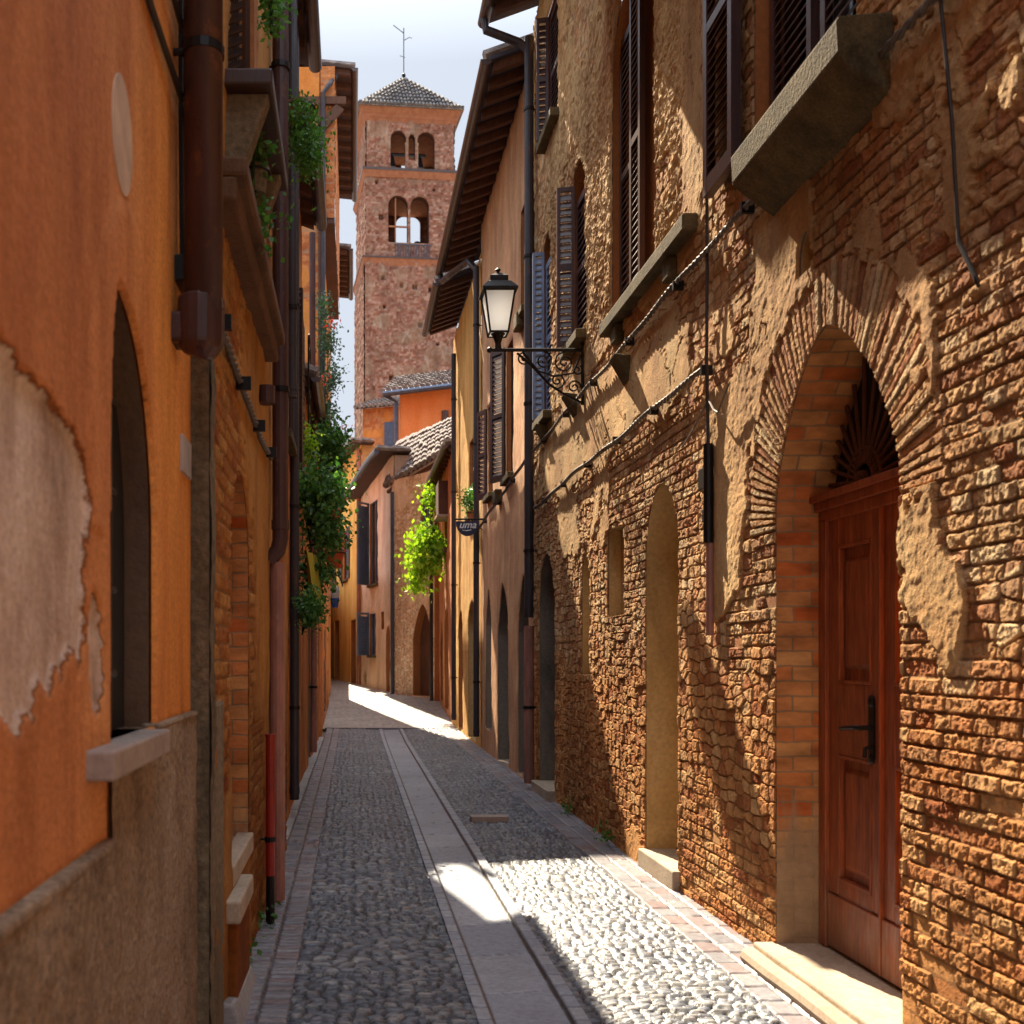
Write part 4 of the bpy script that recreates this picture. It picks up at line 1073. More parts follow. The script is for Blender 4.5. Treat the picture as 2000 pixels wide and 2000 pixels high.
# columns between the belfry arches
for (x, z0, z1, r_) in ((2.78, 35.2, 36.8, .07), (3.52, 35.2, 36.8, .07), (2.95, 29.9, 32.3, .07)):
    mb = MB(); mb.tube([(x, .1, z0), (x, .1, z0 + .1), (x, .1, z1 - .15), (x, .1, z1)], [r_ * 1.5, r_, r_, r_ * 1.6], 10); mb.build('column', M['palestone'], tw, local=True)
mb = MB(); mb.box(1.98, 2.06, .1, .2, 29.9, 33.0); mb.box(1.5, 2.86, .1, .2, 31.0, 31.1); mb.build('frame', M['course'], tw, local=True)
mb = MB()
for k in range(14): mb.tube([(2.0 + .18 * k, -.12, 28.85), (2.0 + .18 * k, -.12, 29.75)], .03, 5)
mb.tube([(1.9, -.12, 29.75), (4.5, -.12, 29.75)], .035, 5); mb.build('railing', M['bluemetal'], tw, local=True)
mb = MB(); mb.tube([(1.6, 3, 37.4), (4.6, 3, 37.4)], .12, 6)
for bx in (2.1, 4.1):
    mb.tube([(bx, 3, 37.4), (bx, 3, 37.2), (bx, 3, 36.8), (bx, 3, 36.45), (bx, 3, 36.35)], [.1, .22, .3, .42, .5], 12)
mb.build('bell', M['bluemetal'], tw, local=True)
mb = MB(); mb.tube([(4.0, 3, 31.2), (4.0, 3, 30.9), (4.0, 3, 30.5), (4.0, 3, 30.2)], [.2, .35, .42, .6], 12); mb.build('bell', M['bluemetal'], tw, local=True)
mb = MB(); mb.box(.3, W - .3, .3, D - .3, 34.5, 34.7); mb.box(.3, W - .3, .3, D - .3, 29.6, 29.8); mb.build('floor', M['dark'], tw, local=True)
o_ = .62; zt = 42.9; ap = (W / 2, D / 2, zt)
cs = [(-o_, -o_, 38.96), (W + o_, -o_, 38.96), (W + o_, D + o_, 38.96), (-o_, D + o_, 38.96)]
mb = MB()
for i in range(4): mb.poly([cs[i], cs[(i + 1) % 4], ap])
mb.poly(cs); roof = mb.build('roof', M['tiles'], tw, local=True)
tl = MB()
for i in range(4):
    a = Vector(cs[i]); b_ = Vector(cs[(i + 1) % 4]); n = 30
    for k in range(n):
        t0 = (k + .5) / n; p = a.lerp(b_, t0)
        e = 1 - abs(2 * t0 - 1)
        # a tile row runs up the slope until it meets the hip
        up = (Vector(ap) - (a + b_) / 2); q = p + up * e
        m_ = max(1, int(e * 9))
        for j in range(m_):
            p0 = p + (q - p) * (j / m_); p1 = p + (q - p) * ((j + 1) / m_)
            tl.tube([p0 + Vector((0, 0, .13 + random.uniform(-.03, .05))), p1 + Vector((0, 0, .05))], [.12, .09], 5)
tl.build('roof_tiles', M['tiles'], roof, local=True)
M['tiledark'] = m_plain('dark grey roof tiles', [(.06, .06, .065), (.14, .13, .13), (.26, .24, .22)], 2, .9, 12, .8, .03, (1, 1, 1), fine=.6)  # darker grey tile colour for the tower roof
bpy.data.objects[roof.name].children[0].data.materials[0] = M['tiledark']
mb = MB(); c = Vector(ap)
mb.tube([c, c + Vector((0, 0, 3.6))], .035, 6)
mb.tube([c + Vector((-.75, 0, 3.75)), c + Vector((-.1, 0, 3.3)), c + Vector((0, 0, 3.2))], .03, 5)
mb.tube([c + Vector((0, 0, 2.7)), c + Vector((.4, 0, 2.95)), c + Vector((.6, 0, 2.9))], .025, 5); mb.tube([c + Vector((-.3, 0, 1.6)), c + Vector((.1, 0, 1.5))], .02, 5)
mb.ball(c + Vector((0, 0, .2)), .15); mb.build('weathervane', M['iron'], tw, local=True)

# ================================================================= LEFT ROW
LX = -.62
M['revdark2'] = m_plain('brown window reveal', [(.10, .06, .04), (.17, .11, .07)], 2.5, .95, 40, .6, .01)
M['ledge'] = m_plain('dark brown ledge', [(.10, .05, .03), (.20, .11, .06)], 3, .9, 40, .6, .01)
F1 = Frame((LX, 0, 0), (0, 1, 0), (1, 0, 0))
l1 = thing('orange_house', 'close orange rendered house with peeling lime patch and arched window at the left edge', 'house', (LX, 2, 0))
LW = Op(2.52, 3.10, 1.385, 1.95, .60, 2, .5, uc=2.62, depth=.075)
def l1_h(u, v):
    n = fbm(u * 2.2, v * 1.4, 5, 1)
    # where the orange coat has fallen off
    d = np.hypot((u - 1.60) / .62, (v - 1.80) / .37) + .95 * (n - .5) + .6 * (fbm(u * 13, v * 3.2, 4, 3) - .5) * (1 - sst(1.5, 1.8, v))
    d2 = np.hypot((u - 2.40) / .07, (v - 1.62) / .14) + .8 * (fbm(u * 9, v * 6, 4, 2) - .5)
    m = np.clip(np.minimum((d - .88) / .16, (d2 - .8) / .32), 0, 1)
    h = .016 * sst(.45, .6, m) + .006 * (fbm(u * 4, v * 4, 4, 2) - .5) * (2 - m * 1.2) + .003
    # render band round the window
    w = np.hypot((u - 2.75) / .42, (v - 2.05) / .72)
    band = (1 - sst(1.0, 1.06, w)) * (v > 1.9) + ((u > 2.45) & (u < 3.2) & (v <= 1.9))
    h = h + .006 * np.clip(band, 0, 1)
    return h, {'rnd': n, 'mort': 1 - m, 'pl': m}
M['l1'] = None
def mk_l1():
    m, t = newmat('orange render over grey lime')
    v = t.obj(); vs = t.obj((1, 1, .22))
    a = t.ramp(t.noise(2.6, 7, .6, vs, .3), [(.3, (.46, .175, .075)), (.5, (.60, .25, .10)), (.7, (.68, .32, .13))])
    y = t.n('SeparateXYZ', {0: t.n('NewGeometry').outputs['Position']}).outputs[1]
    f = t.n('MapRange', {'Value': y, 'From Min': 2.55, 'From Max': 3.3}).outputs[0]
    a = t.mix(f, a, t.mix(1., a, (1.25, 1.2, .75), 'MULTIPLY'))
    b = t.ramp(t.noise(5, 7, .65, t.obj((1, 1, .5)), .5), [(.3, (.34, .24, .19)), (.5, (.66, .54, .47)), (.7, (.80, .70, .64))])
    e = t.n('Math', {0: t.attr('mort'), 1: t.n('Math', {0: t.noise(28, 6, .7, v), 1: .5}, operation='MULTIPLY').outputs[0]}, operation='ADD').outputs[0]
    edge = t.ramp(e, [(.62, (1, 1, 1)), (.66, (.45, .4, .35)), (.72, (.5, .42, .36)), (.78, (1, 1, 1))])
    c = t.mix(1., t.mix(t.ramp(e, [(.70, (0, 0, 0)), (.73, (1, 1, 1))]), a, b), edge, 'MULTIPLY')
    dr = t.noise(2.4, 8, .7, t.obj((1, 1.6, .38)), .5)
    c = t.mix(.75, c, t.mix(1., c, t.ramp(dr, [(.36, (.72, .66, .62)), (.52, (1., 1., 1.)), (.68, (1.15, 1.15, 1.15))]), 'MULTIPLY'))
    c = t.mix(1., c, t.ramp(t.noise(70, 5, .7, v), [(.35, (.8, .8, .8)), (.65, (1.15, 1.15, 1.15))]), 'MULTIPLY')
    t.out(c, .9, t.n('Math', {0: t.noise(50, 4, .6, v), 1: t.noise(9, 5, .7, v)}, operation='ADD').outputs[0], .5, .008, .15)
    return m
M['l1'] = mk_l1()
wall('wall', F1, np.arange(-1.5, 3.79, .012), np.arange(1.0, 4.2, .012), l1_h, M['l1'], l1, [LW])
wall('wall', F1, np.arange(-1.5, 3.81, .05), np.arange(4.19, 9, .05), l1_h, M['l1'], l1)
body(l1, -7, LX - .003, -1.5, 3.78, 9, M['l3'], LX - .003)
eave(l1, -1, LX, -.25, -1.5, 3.8, 8.9)
reveal(F1, LW, M['revdark2'], l1, 'window_reveal', ('window_back', M['dark']))
# two-height plinth
def pl_h(u, v):
    return .014 * (fbm(u * 22, v * 16, 5, 1) - .4) + .012 * (fbm(u * 3, v * 3, 3, 1)), {'rnd': u * 0, 'mort': u * 0, 'pl': u * 0 + 1}
FP1 = Frame((LX + .045, 0, 0), (0, 1, 0), (1, 0, 0))
wall('plinth', FP1, np.arange(-1.5, 2.49, .012), np.arange(-.05, 1.15, .012), pl_h, M['plinth'], l1)
FP2 = Frame((LX + .033, 0, 0), (0, 1, 0), (1, 0, 0))
wall('plinth', FP2, np.arange(2.47, 3.80, .012), np.arange(-.05, 1.385, .012), pl_h, M['plinth'], l1)
mb = MB(); mb.box(LX - .02, LX + .052, -1.5, 2.485, 1.13, 1.158); mb.box(LX - .02, LX + .045, 3.08, 3.80, 1.375, 1.395); mb.box(LX - .02, LX + .05, 2.47, 2.488, -.05, 1.14)
mb.build('plinth_cap', M['plinth'], l1, bevel=.01)
win = thing('window', None, None); win.parent = l1
mb = MB(); mb.box(LX - .10, -.535, 2.30, 3.00, 1.315, 1.385); mb.build('sill', M['sill1'], win, bevel=.008)
mb = MB()
for z in (1.55, 1.78, 2.05, 2.3): mb.tube([(LX - .045, 2.53, z), (LX - .045, 2.84, z)], .012, 6); mb.ball((LX - .045, 2.70, z), .022)
for y in (2.63, 2.78): mb.tube([(LX - .045, y, 1.385), (LX - .045, y, 2.47)], .011, 6)
mb.build('window_bars', M['iron'], win)
pq = thing('round_plaque', 'blank cream oval plaque above the arched window of the orange house', 'plaque', (LX, 2.66, 2.95))
mb = MB(); n = 32
for hh in (0.002, .022): mb.poly([F1.P(2.66 + .115 * math.cos(2 * math.pi * k / n), 2.95 + .15 * math.sin(2 * math.pi * k / n), hh) for k in range(n)])
for k in range(n):
    a0, a1 = 2 * math.pi * k / n, 2 * math.pi * (k + 1) / n
    mb.poly([F1.P(2.66 + .115 * math.cos(a), 2.95 + .15 * math.sin(a), hh) for a, hh in ((a0, .002), (a1, .002), (a1, .022), (a0, .022))])
mb.build('disc', M['cream'], pq)
sm = thing('small_plate', 'small blank grey metal plate on the orange wall by the stone pilaster', 'plate', (LX, 3.65, 2.3))
mb = MB(); mb.fbox(F1, 3.55, 3.74, 2.24, 2.37, .01, .03); mb.build('plate', M['plate'], sm, bevel=.004)
strand('electric_cable', 'pair of brown cables low across the orange house front above the plaque', 'cable', [(LX + .03, 1.6, 3.50), (LX + .03, 3.0, 3.48), (LX + .05, 3.56, 3.46)], .008, M['cabledark'], False, clip=30)
strand('electric_cable', 'upper pair of brown cables across the orange house front, ending behind the big downpipe', 'cable', [(LX + .03, 1.6, 3.76), (LX + .03, 3.0, 3.74), (LX + .05, 3.56, 3.70)], .008, M['cabledark'], False, clip=30)
vc = thing('electric_cable', 'vertical cable dropping beside the big brown downpipe to a small junction', 'cable', (LX, 3.5, 3))
mb = MB(); mb.tube([(LX + .03, 3.50, 3.9), (LX + .03, 3.5, 3.46), (LX + .035, 3.5, 2.95)], .009, 6); mb.tube([(LX + .03, 3.58, 3.9), (LX + .03, 3.58, 2.95)], .008, 6); mb.build('wire', M['cabledark'], vc)
mb = MB(); mb.fbox(F1, 3.44, 3.60, 2.86, 2.95, .01, .06); mb.build('junction_box', M['iron'], vc, bevel=.006)
dp = thing('downpipe', None, None); dp.parent = l1
mb = MB(); mb.tube([(-.50, 3.42, 9), (-.50, 3.42, 2.74)], .065, 20); mb.build('pipe', M['pipe'], dp, smooth=True)
mb = MB(); mb.tube([(-.51, 3.43, 2.80), (-.51, 3.43, 2.75), (-.51, 3.43, 2.64), (-.52, 3.44, 2.60)], [.078, .080, .078, .05], 16)
mb.box(LX - .0, -.50, 3.38, 3.50, 2.64, 2.74); mb.build('collar', M['pipe'], dp, bevel=.012)
mb = MB(); mb.tube([(-.50, 3.42, 3.6), (-.5, 3.42, 3.63)], .07, 16); mb.tube([(-.5, 3.42, 3.615), (LX, 3.42, 3.615)], .012, 6); mb.build('bracket', M['iron'], dp)

# --- brick house with the blind arch
l2 = thing('left_brick_house', 'orange brown brick house with a bricked blind arch and stone corner pilaster', 'house', (-.56, 6, 0))
F2l = Frame((-.56, 0, 0), (0, 1, 0), (1, 0, 0))
BA = Op(4.57, 5.44, .64, 2.0, .50, 2, .5, depth=.13)
LWin = Op(4.45, 5.15, 4.07, 5.6, 0, depth=.1)
def l2_h(u, v):
    h, mo, r = brick_pattern(u, v, .072, 4, 1.2, .9)
    m = sst(.47, .53, fbm(u * 1.2, v * .7, 5, 3) + .16 * sst(2.2, 3.0, v) - .03)
    m = np.maximum(m, soft(u, v, 5.7, 6.3, 1.2, 2.6, .1))
    hp = .018 + .03 * (fbm(u * 6, v * 5, 5, 2) - .5)
    return h * (1 - m) + hp * m + .002, {'rnd': r, 'mort': mo * (1 - m), 'pl': m}
wall('wall', F2l, spaced(3.9, 8.4, lambda y: max(.014, y * y / (1024 * .56) * .35)), spaced(-.05, 8.6, lambda z: .010 if z < 4 else .03), l2_h, M['l2'], l2, [BA, LWin])
reveal(F2l, BA, M['revbrick'], l2, 'blind_arch', ('blind_arch_back', M['revbrick']))
reveal(F2l, LWin, M['revstrip'], l2, 'window_reveal', ('window_back', M['glassd']))
body(l2, -7, -.563, 3.935, 8.39, 8.6, M['l3'], -.563)
eave(l2, -1, -.56, -.2, 3.82, 8.4, 8.5)
# rough stone corner pilaster, face towards the street end and side
FPf = Frame((-.64, 3.80, 0), (1, 0, 0), (0, -1, 0)); FPs = Frame((-.535, 3.80, 0), (0, 1, 0), (1, 0, 0))
wall('pilaster', FPf, np.linspace(0, .105, 10), np.arange(-.05, 2.72, .012), pl_h, M['pilaster'], l2)
wall('pilaster', FPs, np.linspace(0, .12, 10), np.arange(-.05, 2.72, .012), pl_h, M['pilaster'], l2)
mb = MB(); mb.box(-.65, -.535, 3.81, 3.92, -.05, 2.71); mb.box(-.65, -.545, 3.80, 3.93, 2.71, 8.6); mb.build('pilaster', M['pilaster'], l2)
mb = MB(); mb.box(-.66, -.535, 3.95, 4.25, -.05, 1.42); mb.build('wall_base', M['pilaster'], l2, bevel=.02)
mb = MB(); mb.box(-.62, -.475, 4.33, 4.88, .46, .56); mb.build('bench_slab', M['palestone'], l2, bevel=.012)
mb = MB(); mb.box(-.62, -.50, 4.42, 4.95, -.05, .459); mb.build('bench_base', M['l2'], l2, bevel=.01)
mb = MB(); mb.box(-.62, -.53, 4.56, 5.45, .561, .66); mb.build('niche_sill', M['palestone'], l2, bevel=.01)
mb = MB(); mb.hexa([(-.60, 4.30, -.03), (-.45, 4.30, -.03), (-.455, 5.02, -.03), (-.60, 5.02, -.03), (-.60, 4.30, .14), (-.50, 4.30, .13), (-.50, 5.0, .10), (-.60, 5.0, .10)])
mb.build('boundary_stone', M['kerb'], l2, bevel=.015)
# ledge with corbel and stone balcony slab under the louvred window
mb = MB(); mb.box(-.57, -.42, 4.05, 6.3, 3.50, 3.58); mb.box(-.57, -.46, 4.05, 6.3, 3.40, 3.50); mb.build('ledge', M['ledge'], l2, bevel=.015)
mb = MB(); mb.box(-.57, -.34, 4.30, 5.3, 4.0, 4.07); mb.build('balcony_slab', M['darkwood'], l2, bevel=.01)
for y in (4.42, 5.15):
    mb = MB(); mb.hexa([(-.57, y - .05, 3.58), (-.50, y - .05, 3.60), (-.50, y + .05, 3.60), (-.57, y + .05, 3.58), (-.57, y - .05, 4.0), (-.36, y - .05, 4.0), (-.36, y + .05, 4.0), (-.57, y + .05, 4.0)])
    mb.build('corbel', M['pilaster'], l2, bevel=.01)
win = thing('window', None, None); win.parent = l2
shutter(win, (-.56, 4.46), (.55, -.35, 0), .14, 4.08, 5.6, (-.35, -.55, 0), M['darkwood'], .03, .05, stile=.02)
shutter(win, (-.60, 5.12), (0, -1, 0), .64, 4.09, 5.6, (1, 0, 0), M['darkwood'], .035, .05)
mb = MB(); mb.box(-.56, -.50, 5.17, 5.32, 4.07, 5.7); mb.build('frame', M['revstrip'], win)
mb = MB(); mb.tube([(-.50, 5.9, 3.15), (-.50, 5.9, 3.05)], .05, 12); mb.tube([(-.50, 5.9, 3.1), (-.56, 5.9, 3.1)], .02); mb.build('wall_fitting', M['pipe'], l2)
downpipe(l2, -.47, 6.6, 2.25, 8.5, .052, M['pipe'], -.56, shoe=True, clips=3)
mb = MB(); mb.tube([(-.49, 6.62, 2.2), (-.49, 6.62, -.02)], .05, 14); mb.build('downpipe', M['pipepink'], l2)
downpipe(l2, -.50, 9.15 - .8, 3.6, 8.5, .042, M['pipedark'], -.56, shoe=False, clips=3)
rp = thing('red_standpipe', 'short dark red standpipe at the foot of the left brick wall', 'pipe', (-.49, 6.05, 0))
mb = MB(); mb.tube([(-.49, 6.05, .30), (-.49, 6.05, 1.12)], .028, 12); mb.tube([(-.49, 6.05, 1.12), (-.49, 6.05, 1.135)], .030, 12); mb.build('pipe', M['pipered'], rp)
mb = MB(); mb.tube([(-.49, 6.05, -.02), (-.49, 6.05, .30)], .026, 10); mb.build('lower_pipe', M['iron'], rp)
mb = MB(); mb.tube([(-.49, 6.05, .5), (-.49, 6.05, .53)], .034, 12); mb.tube([(-.49, 6.05, .515), (-.56, 6.05, .515)], .008, 6); mb.build('bracket', M['iron'], rp)
strand('electric_cable', 'thick twisted cable across the left brick house over the blind arch', 'cable', [(-.525, 4.0, 2.90), (-.525, 5.4, 2.84), (-.525, 6.55, 2.86)], .010, M['cable'], clip=22)

# --- following houses on the left, seen almost edge on
def left_house(name, label, X, y0, y1, H, mat, ops, hf, xe=None, du=.05, gable=0, eaves=True, raf=.45, slope=.36):
    t = thing(name, label, 'house', (X, (y0 + y1) / 2, float(zg(y0))))
    F = Frame((X, 0, 0), (0, 1, 0), (1, 0, 0))
    wall('wall', F, spaced(y0, y1, lambda y: du), np.arange(-.05, H + .04, .035), hf, mat, t, ops)
    body(t, -7, X - .003, y0, y1 - .004, H, mat, X - .003, gable=gable)
    if eaves: eave(t, -1, X, xe, y0, y1, H, slope=slope, raf=raf)
    return t, F
op3 = [Op(8.9, 9.8, .1, 2.1, .45, 2, .5, depth=.2), Op(9.1, 9.8, 3.6, 5.4, 0, depth=.1)]
l3, F3l = left_house('narrow_orange_house', 'narrow orange house with a dark doorway behind the left downpipe', -.64, 8.42, 10.8, 7.8, M['l3'], op3, simple_h(.72, 1, .02), -.45)
reveal(F3l, op3[0], M['revdark'], l3, 'doorway_reveal', ('doorway_back', M['darkwood'])); reveal(F3l, op3[1], M['revdark'], l3, 'window_reveal', None); simple_window(l3, F3l, 9.1, 9.8, 3.6, 5.4, 'darkwood', .1, True)
downpipe(l3, -.57, 9.95, .1, 7.9, .045, M['pipedark'], -.64, shoe=False, clips=4)
op4 = [Op(11.1, 12.0, .1, 2.1, .5, 2, .5, depth=.2), Op(11.4, 12.1, 3.5, 5.6, 0, depth=.1)]
l4, F4l = left_house('dark_eaved_house', 'house with a low dark blue eave and open shutters on the left', -.66, 10.81, 12.9, 7.0, M['l3'], op4, simple_h(.7, 2, .02), -.45)
reveal(F4l, op4[0], M['revdark'], l4, 'doorway_reveal', ('doorway_back', M['dark'])); reveal(F4l, op4[1], M['revdark'], l4, 'window_reveal', None); simple_window(l4, F4l, 11.4, 12.1, 3.5, 5.6, 'darkwood', .1, True)
w_ = thing('window', None, None); w_.parent = l4
shutter(w_, (-.66, 11.2), (1, -.3, 0), .12, 3.5, 5.6, (-.3, -1, 0), M['darkwood'], .035, .07, stile=.02)
# ornamental iron window grille
gr = thing('window_grille', None, None); gr.parent = l4
mb = MB(); gx = -.56
for y in (12.8, 13.35): mb.tube([(gx, y, 3.6), (gx, y, 5.6)], .012, 6)
for k in range(11):
    z = 3.62 + .19 * k; mb.tube([(gx, 12.8, z), (gx, 13.35, z)], .008, 5)
    mb.tube([(gx, 13.075 + .13 * math.cos(a * math.pi / 6), z + .095 + .08 * math.sin(a * math.pi / 6)) for a in range(13)], .008, 5)
mb.build('bars', M['iron'], gr)
opm = [Op(14.6, 15.6, .05, 2.0, .4, 2, .5, depth=.2), Op(16.8, 17.6, .05, 2.0, .4, 2, .5, depth=.2), Op(18.6, 19.3, 1.2, 2.2, 0, depth=.15), Op(15.2, 15.9, 3.2, 4.8, 0, depth=.1), Op(18, 18.7, 3.2, 4.8, 0, depth=.1)]
l4b, F4b = left_house('low_red_orange_house', 'lower red orange house behind the hanging plants on the left', -.66, 12.91, 21.1, 5.1, M['l3'], opm, simple_h(.72, 4, .02), -.52)
for o in opm[:3]: reveal(F4b, o, M['revdark'], l4b, 'doorway_reveal', ('doorway_back', M['darkwood']))
for o in opm[3:]: reveal(F4b, o, M['revdark'], l4b, 'window_reveal', None); simple_window(l4b, F4b, o.u0, o.u1, o.v0, o.vs, 'darkwood', .1, True)
downpipe(l4b, -.57, 14.8, 4.2, 5.0, .045, M['pipe'], -.66, shoe=False, clips=1); downpipe(l4b, -.57, 14.8, .1, 4.2, .045, M['pipepink'], -.66, shoe=False, clips=2)
ps = thing('tall_vent_pipe', 'slim brown flue pipe standing above the low red orange roof', 'pipe', (-.57, 14.6, 5.9))
mb = MB(); mb.tube([(-.58, 14.55, 5.0), (-.58, 14.55, 7.6)], .045, 10); mb.build('pipe', M['pipe'], ps)
op5 = [Op(23, 24, .3, 2.2, 0, depth=.15), Op(23, 23.9, 8, 9.8, 0, depth=.1), Op(25.6, 26.5, 8, 9.8, 0, depth=.1)]
l5, F5 = left_house('tall_orange_house', 'tall orange brick house whose gable shows over the low roof', -.66, 21.1, 27.2, 13.7, M['l5'], op5, simple_h(.5, 3, .02), -.02, du=.1, raf=.5, slope=.1)
for o in op5: reveal(F5, o, M['revdark'], l5, 'window_reveal', ('window_back', M['dark']))
# gable end facing the lane mouth, with brick fields and timber brace
Fg = Frame((-7, 21.08, 0), (1, 0, 0), (0, -1, 0))
wall('gable_wall', Fg, np.arange(0, 6.345, .05), np.arange(5, 13.75, .05), simple_h(.55, 5, .02, ch=.09), M['l5'], l5)
wall('upper_storey', Frame((-.67, 21.07, 0), (1, 0, 0), (0, -1, 0)), np.linspace(0, .29, 14), np.arange(10.6, 13.72, .03), simple_h(.2, 5, .02, ch=.11), M['l5'], l5)
wall('upper_storey', Frame((-.38, 21.07, 0), (0, 1, 0), (1, 0, 0)), np.arange(0, 6.1, .1), np.arange(10.6, 13.72, .05), simple_h(.2, 5, .02, ch=.11), M['l5'], l5)
mb = MB(); mb.box(-.665, -.382, 21.08, 27.15, 10.5, 10.61); mb.build('jetty', M['beam'], l5)
mb = MB(); mb.hexa([(-1.9, 20.98, 11.2), (-1.75, 20.98, 11.1), (-1.75, 21.06, 11.1), (-1.9, 21.06, 11.2), (-.35, 20.98, 12.9), (-.2, 20.98, 12.8), (-.2, 21.06, 12.8), (-.35, 21.06, 12.9)])
mb.box(-3.2, -.15, 20.97, 21.06, 12.9, 13.05); mb.box(-.72, -.66, 20.98, 21.06, 6.5, 12.9); mb.build('timber_brace', M['beam'], l5)
mb = MB(); mb.tube([(-.35, 21.2, 13.6), (-.5, 21.0, 13.3), (-.62, 20.95, 13.1), (-.62, 20.95, 6.2)], .05, 8); mb.build('downpipe', M['pipedark'], l5)
l6, F6 = left_house('gutter_corner_house', 'orange house with a boxed brown eave just above the roses on the left', -.7, 27.21, 31.0, 12.4, M['l5'], [Op(28.5, 29.5, 9.5, 11.3, 0, depth=.1)], simple_h(.9, 1, .01), -.12, du=.12, raf=.4, slope=.1)
reveal(F6, Op(28.5, 29.5, 9.5, 11.3, 0, depth=.1), M['revdark'], l6, 'window_reveal', ('window_back', M['dark']))
l7, F7 = left_house('far_left_house', 'low orange house where the lane bends away on the left', -1.25, 31.02, 47, 4.3, M['fy'], [Op(35, 36, .5, 2.6, 0, depth=.1)], simple_h(.95, 2, .01), -1.05, du=.15)
reveal(F7, Op(35, 36, .5, 2.6, 0, depth=.1), M['revdark'], l7, 'doorway_reveal', ('doorway_back', M['darkwood']))

# ================================================================= GROUND
def flat_grid(name, xs, ys, hf, mat, kind='structure', z0=0., label=None, cat=None):
    """a sheet on the lane; hf(x, y) -> height, attributes"""
    U, V = np.meshgrid(xs, ys, indexing='ij')
    H, at = hf(U, V)
    F = Frame((0, 0, z0), (1, 0, 0), (0, 0, 1), (0, 1, 0))
    o = grid_mesh(name, F, U, V, H + zg(V), at, mat, None)
    o['kind'] = kind
    return o
def cobbles(x, y):
    f1, f2, r = worley(x / .072, (y + .02 * np.sin(x * 7)) / .043, 3, .8)
    f1b, f2b, rb = worley(x / .10 + 40, y / .06, 1, .8)
    k = (fbm(x * 1.1, y * 1.1, 3, 1) > .56)
    e = np.where(k, f2b - f1b, f2 - f1); r = np.where(k, rb, r)
    b = sst(.03, .30, e)
    h = b * (.010 + .013 * r) + .03 * (fbm(x * .7, y * .5, 3, 2) - .5) + .004 * (fbm(x * 40, y * 40, 2, 3) - .5)
    # shallow dish towards the gutter
    h = h - .035 * np.exp(-((x - .78) / .5) ** 2)
    return h, {'rnd': r, 'mort': 1 - sst(.05, .2, e)}
ysn = spaced(1.5, 21.6, lambda y: min(.035, max(.0085, y * y / (1024 * 1.6) * .7)))
xl = np.arange(-.285, .551, .0078); xr = np.arange(1.03, 1.861, .0078)
gut = lambda y: 0 * y
flat_grid('road', xl, ysn, cobbles, M['cobble'])
flat_grid('road', xr, ysn, cobbles, M['cobble'])
def slabs(x, y):
    row = np.floor(y / .62 + .15 * np.sin(x * 3)).astype(int); fy_ = y / .62 + .15 * np.sin(x * 3) - row
    d = np.minimum(fy_, 1 - fy_) * .62
    side = np.minimum(np.abs(x - .62), np.abs(x - .96))
    j = 1 - sst(.002, .007, np.minimum(d * 1.5, side) + .006 * (fbm(x * 20, y * 20, 2, 1) - .5))
    mid = (x > .62) & (x < .96)
    brow = np.floor(y / .16).astype(int); fb_ = y / .16 - brow; db = np.minimum(fb_, 1 - fb_) * .16
    j = np.where(mid, j, np.maximum(1 - sst(.003, .012, db + .008 * (fbm(x * 25, y * 25, 2, 1) - .5)), 1 - sst(.004, .014, side)))
    r = np.where(mid, hsh(row, row * 0 + 2, 1), hsh(brow, (x > .8).astype(int), 2))
    h = -.012 * j + .006 * (fbm(x * 8, y * 8, 4, 2) - .5) - .012 + .02 * (~mid)
    return h, {'rnd': r, 'mort': j}
flat_grid('gutter', np.arange(.545, 1.036, .0075), ysn, slabs, M['slab'])
def paving(x, y, x0, x1, n, ln, s):
    w = (x1 - x0) / n; c = np.floor((x - x0) / w).astype(int); fx = (x - x0) / w - c
    yy = y + hsh(c, c * 0 + 1, s) * ln + .02 * (fbm(x * 6, y * 3, 2, s) - .5)
    row = np.floor(yy / ln).astype(int); fy_ = yy / ln - row
    d = np.minimum(np.minimum(fx, 1 - fx) * w, np.minimum(fy_, 1 - fy_) * ln) + .008 * (fbm(x * 25, y * 25, 2, s) - .5)
    j = 1 - sst(.002, .009, d)
    r = hsh(c, row, s + 1)
    return .016 * (1 - j) + .008 * r * (1 - j) + .006 * (fbm(x * 15, y * 15, 3, s) - .5), {'rnd': r, 'mort': j}
flat_grid('pavement', np.arange(-.56, -.28, .0075), ysn, lambda x, y: paving(x, y, -.56, -.28, 2, .062, 1), M['pavebrick'])
flat_grid('pavement', np.arange(1.855, 2.27, .0085), ysn, lambda x, y: paving(x, y, 1.855, 2.26, 3, .19, 3), M['pavebrick'])
mb = MB()
y = 8.6
while y < 19:
    L = random.uniform(.7, 1.2); mb.box(-.70, -.555 + random.uniform(-.004, .004), y, y + L - .012, -.05, .05 + random.uniform(0, .01)); y += L
mb.build('kerb', M['kerb'], None, bevel=.008)['kind'] = 'structure'
mb = MB(); mb.box(-.72, -.555, -2, 8.6, -.1, .004); mb.build('kerb', M['earth'], None)['kind'] = 'structure'
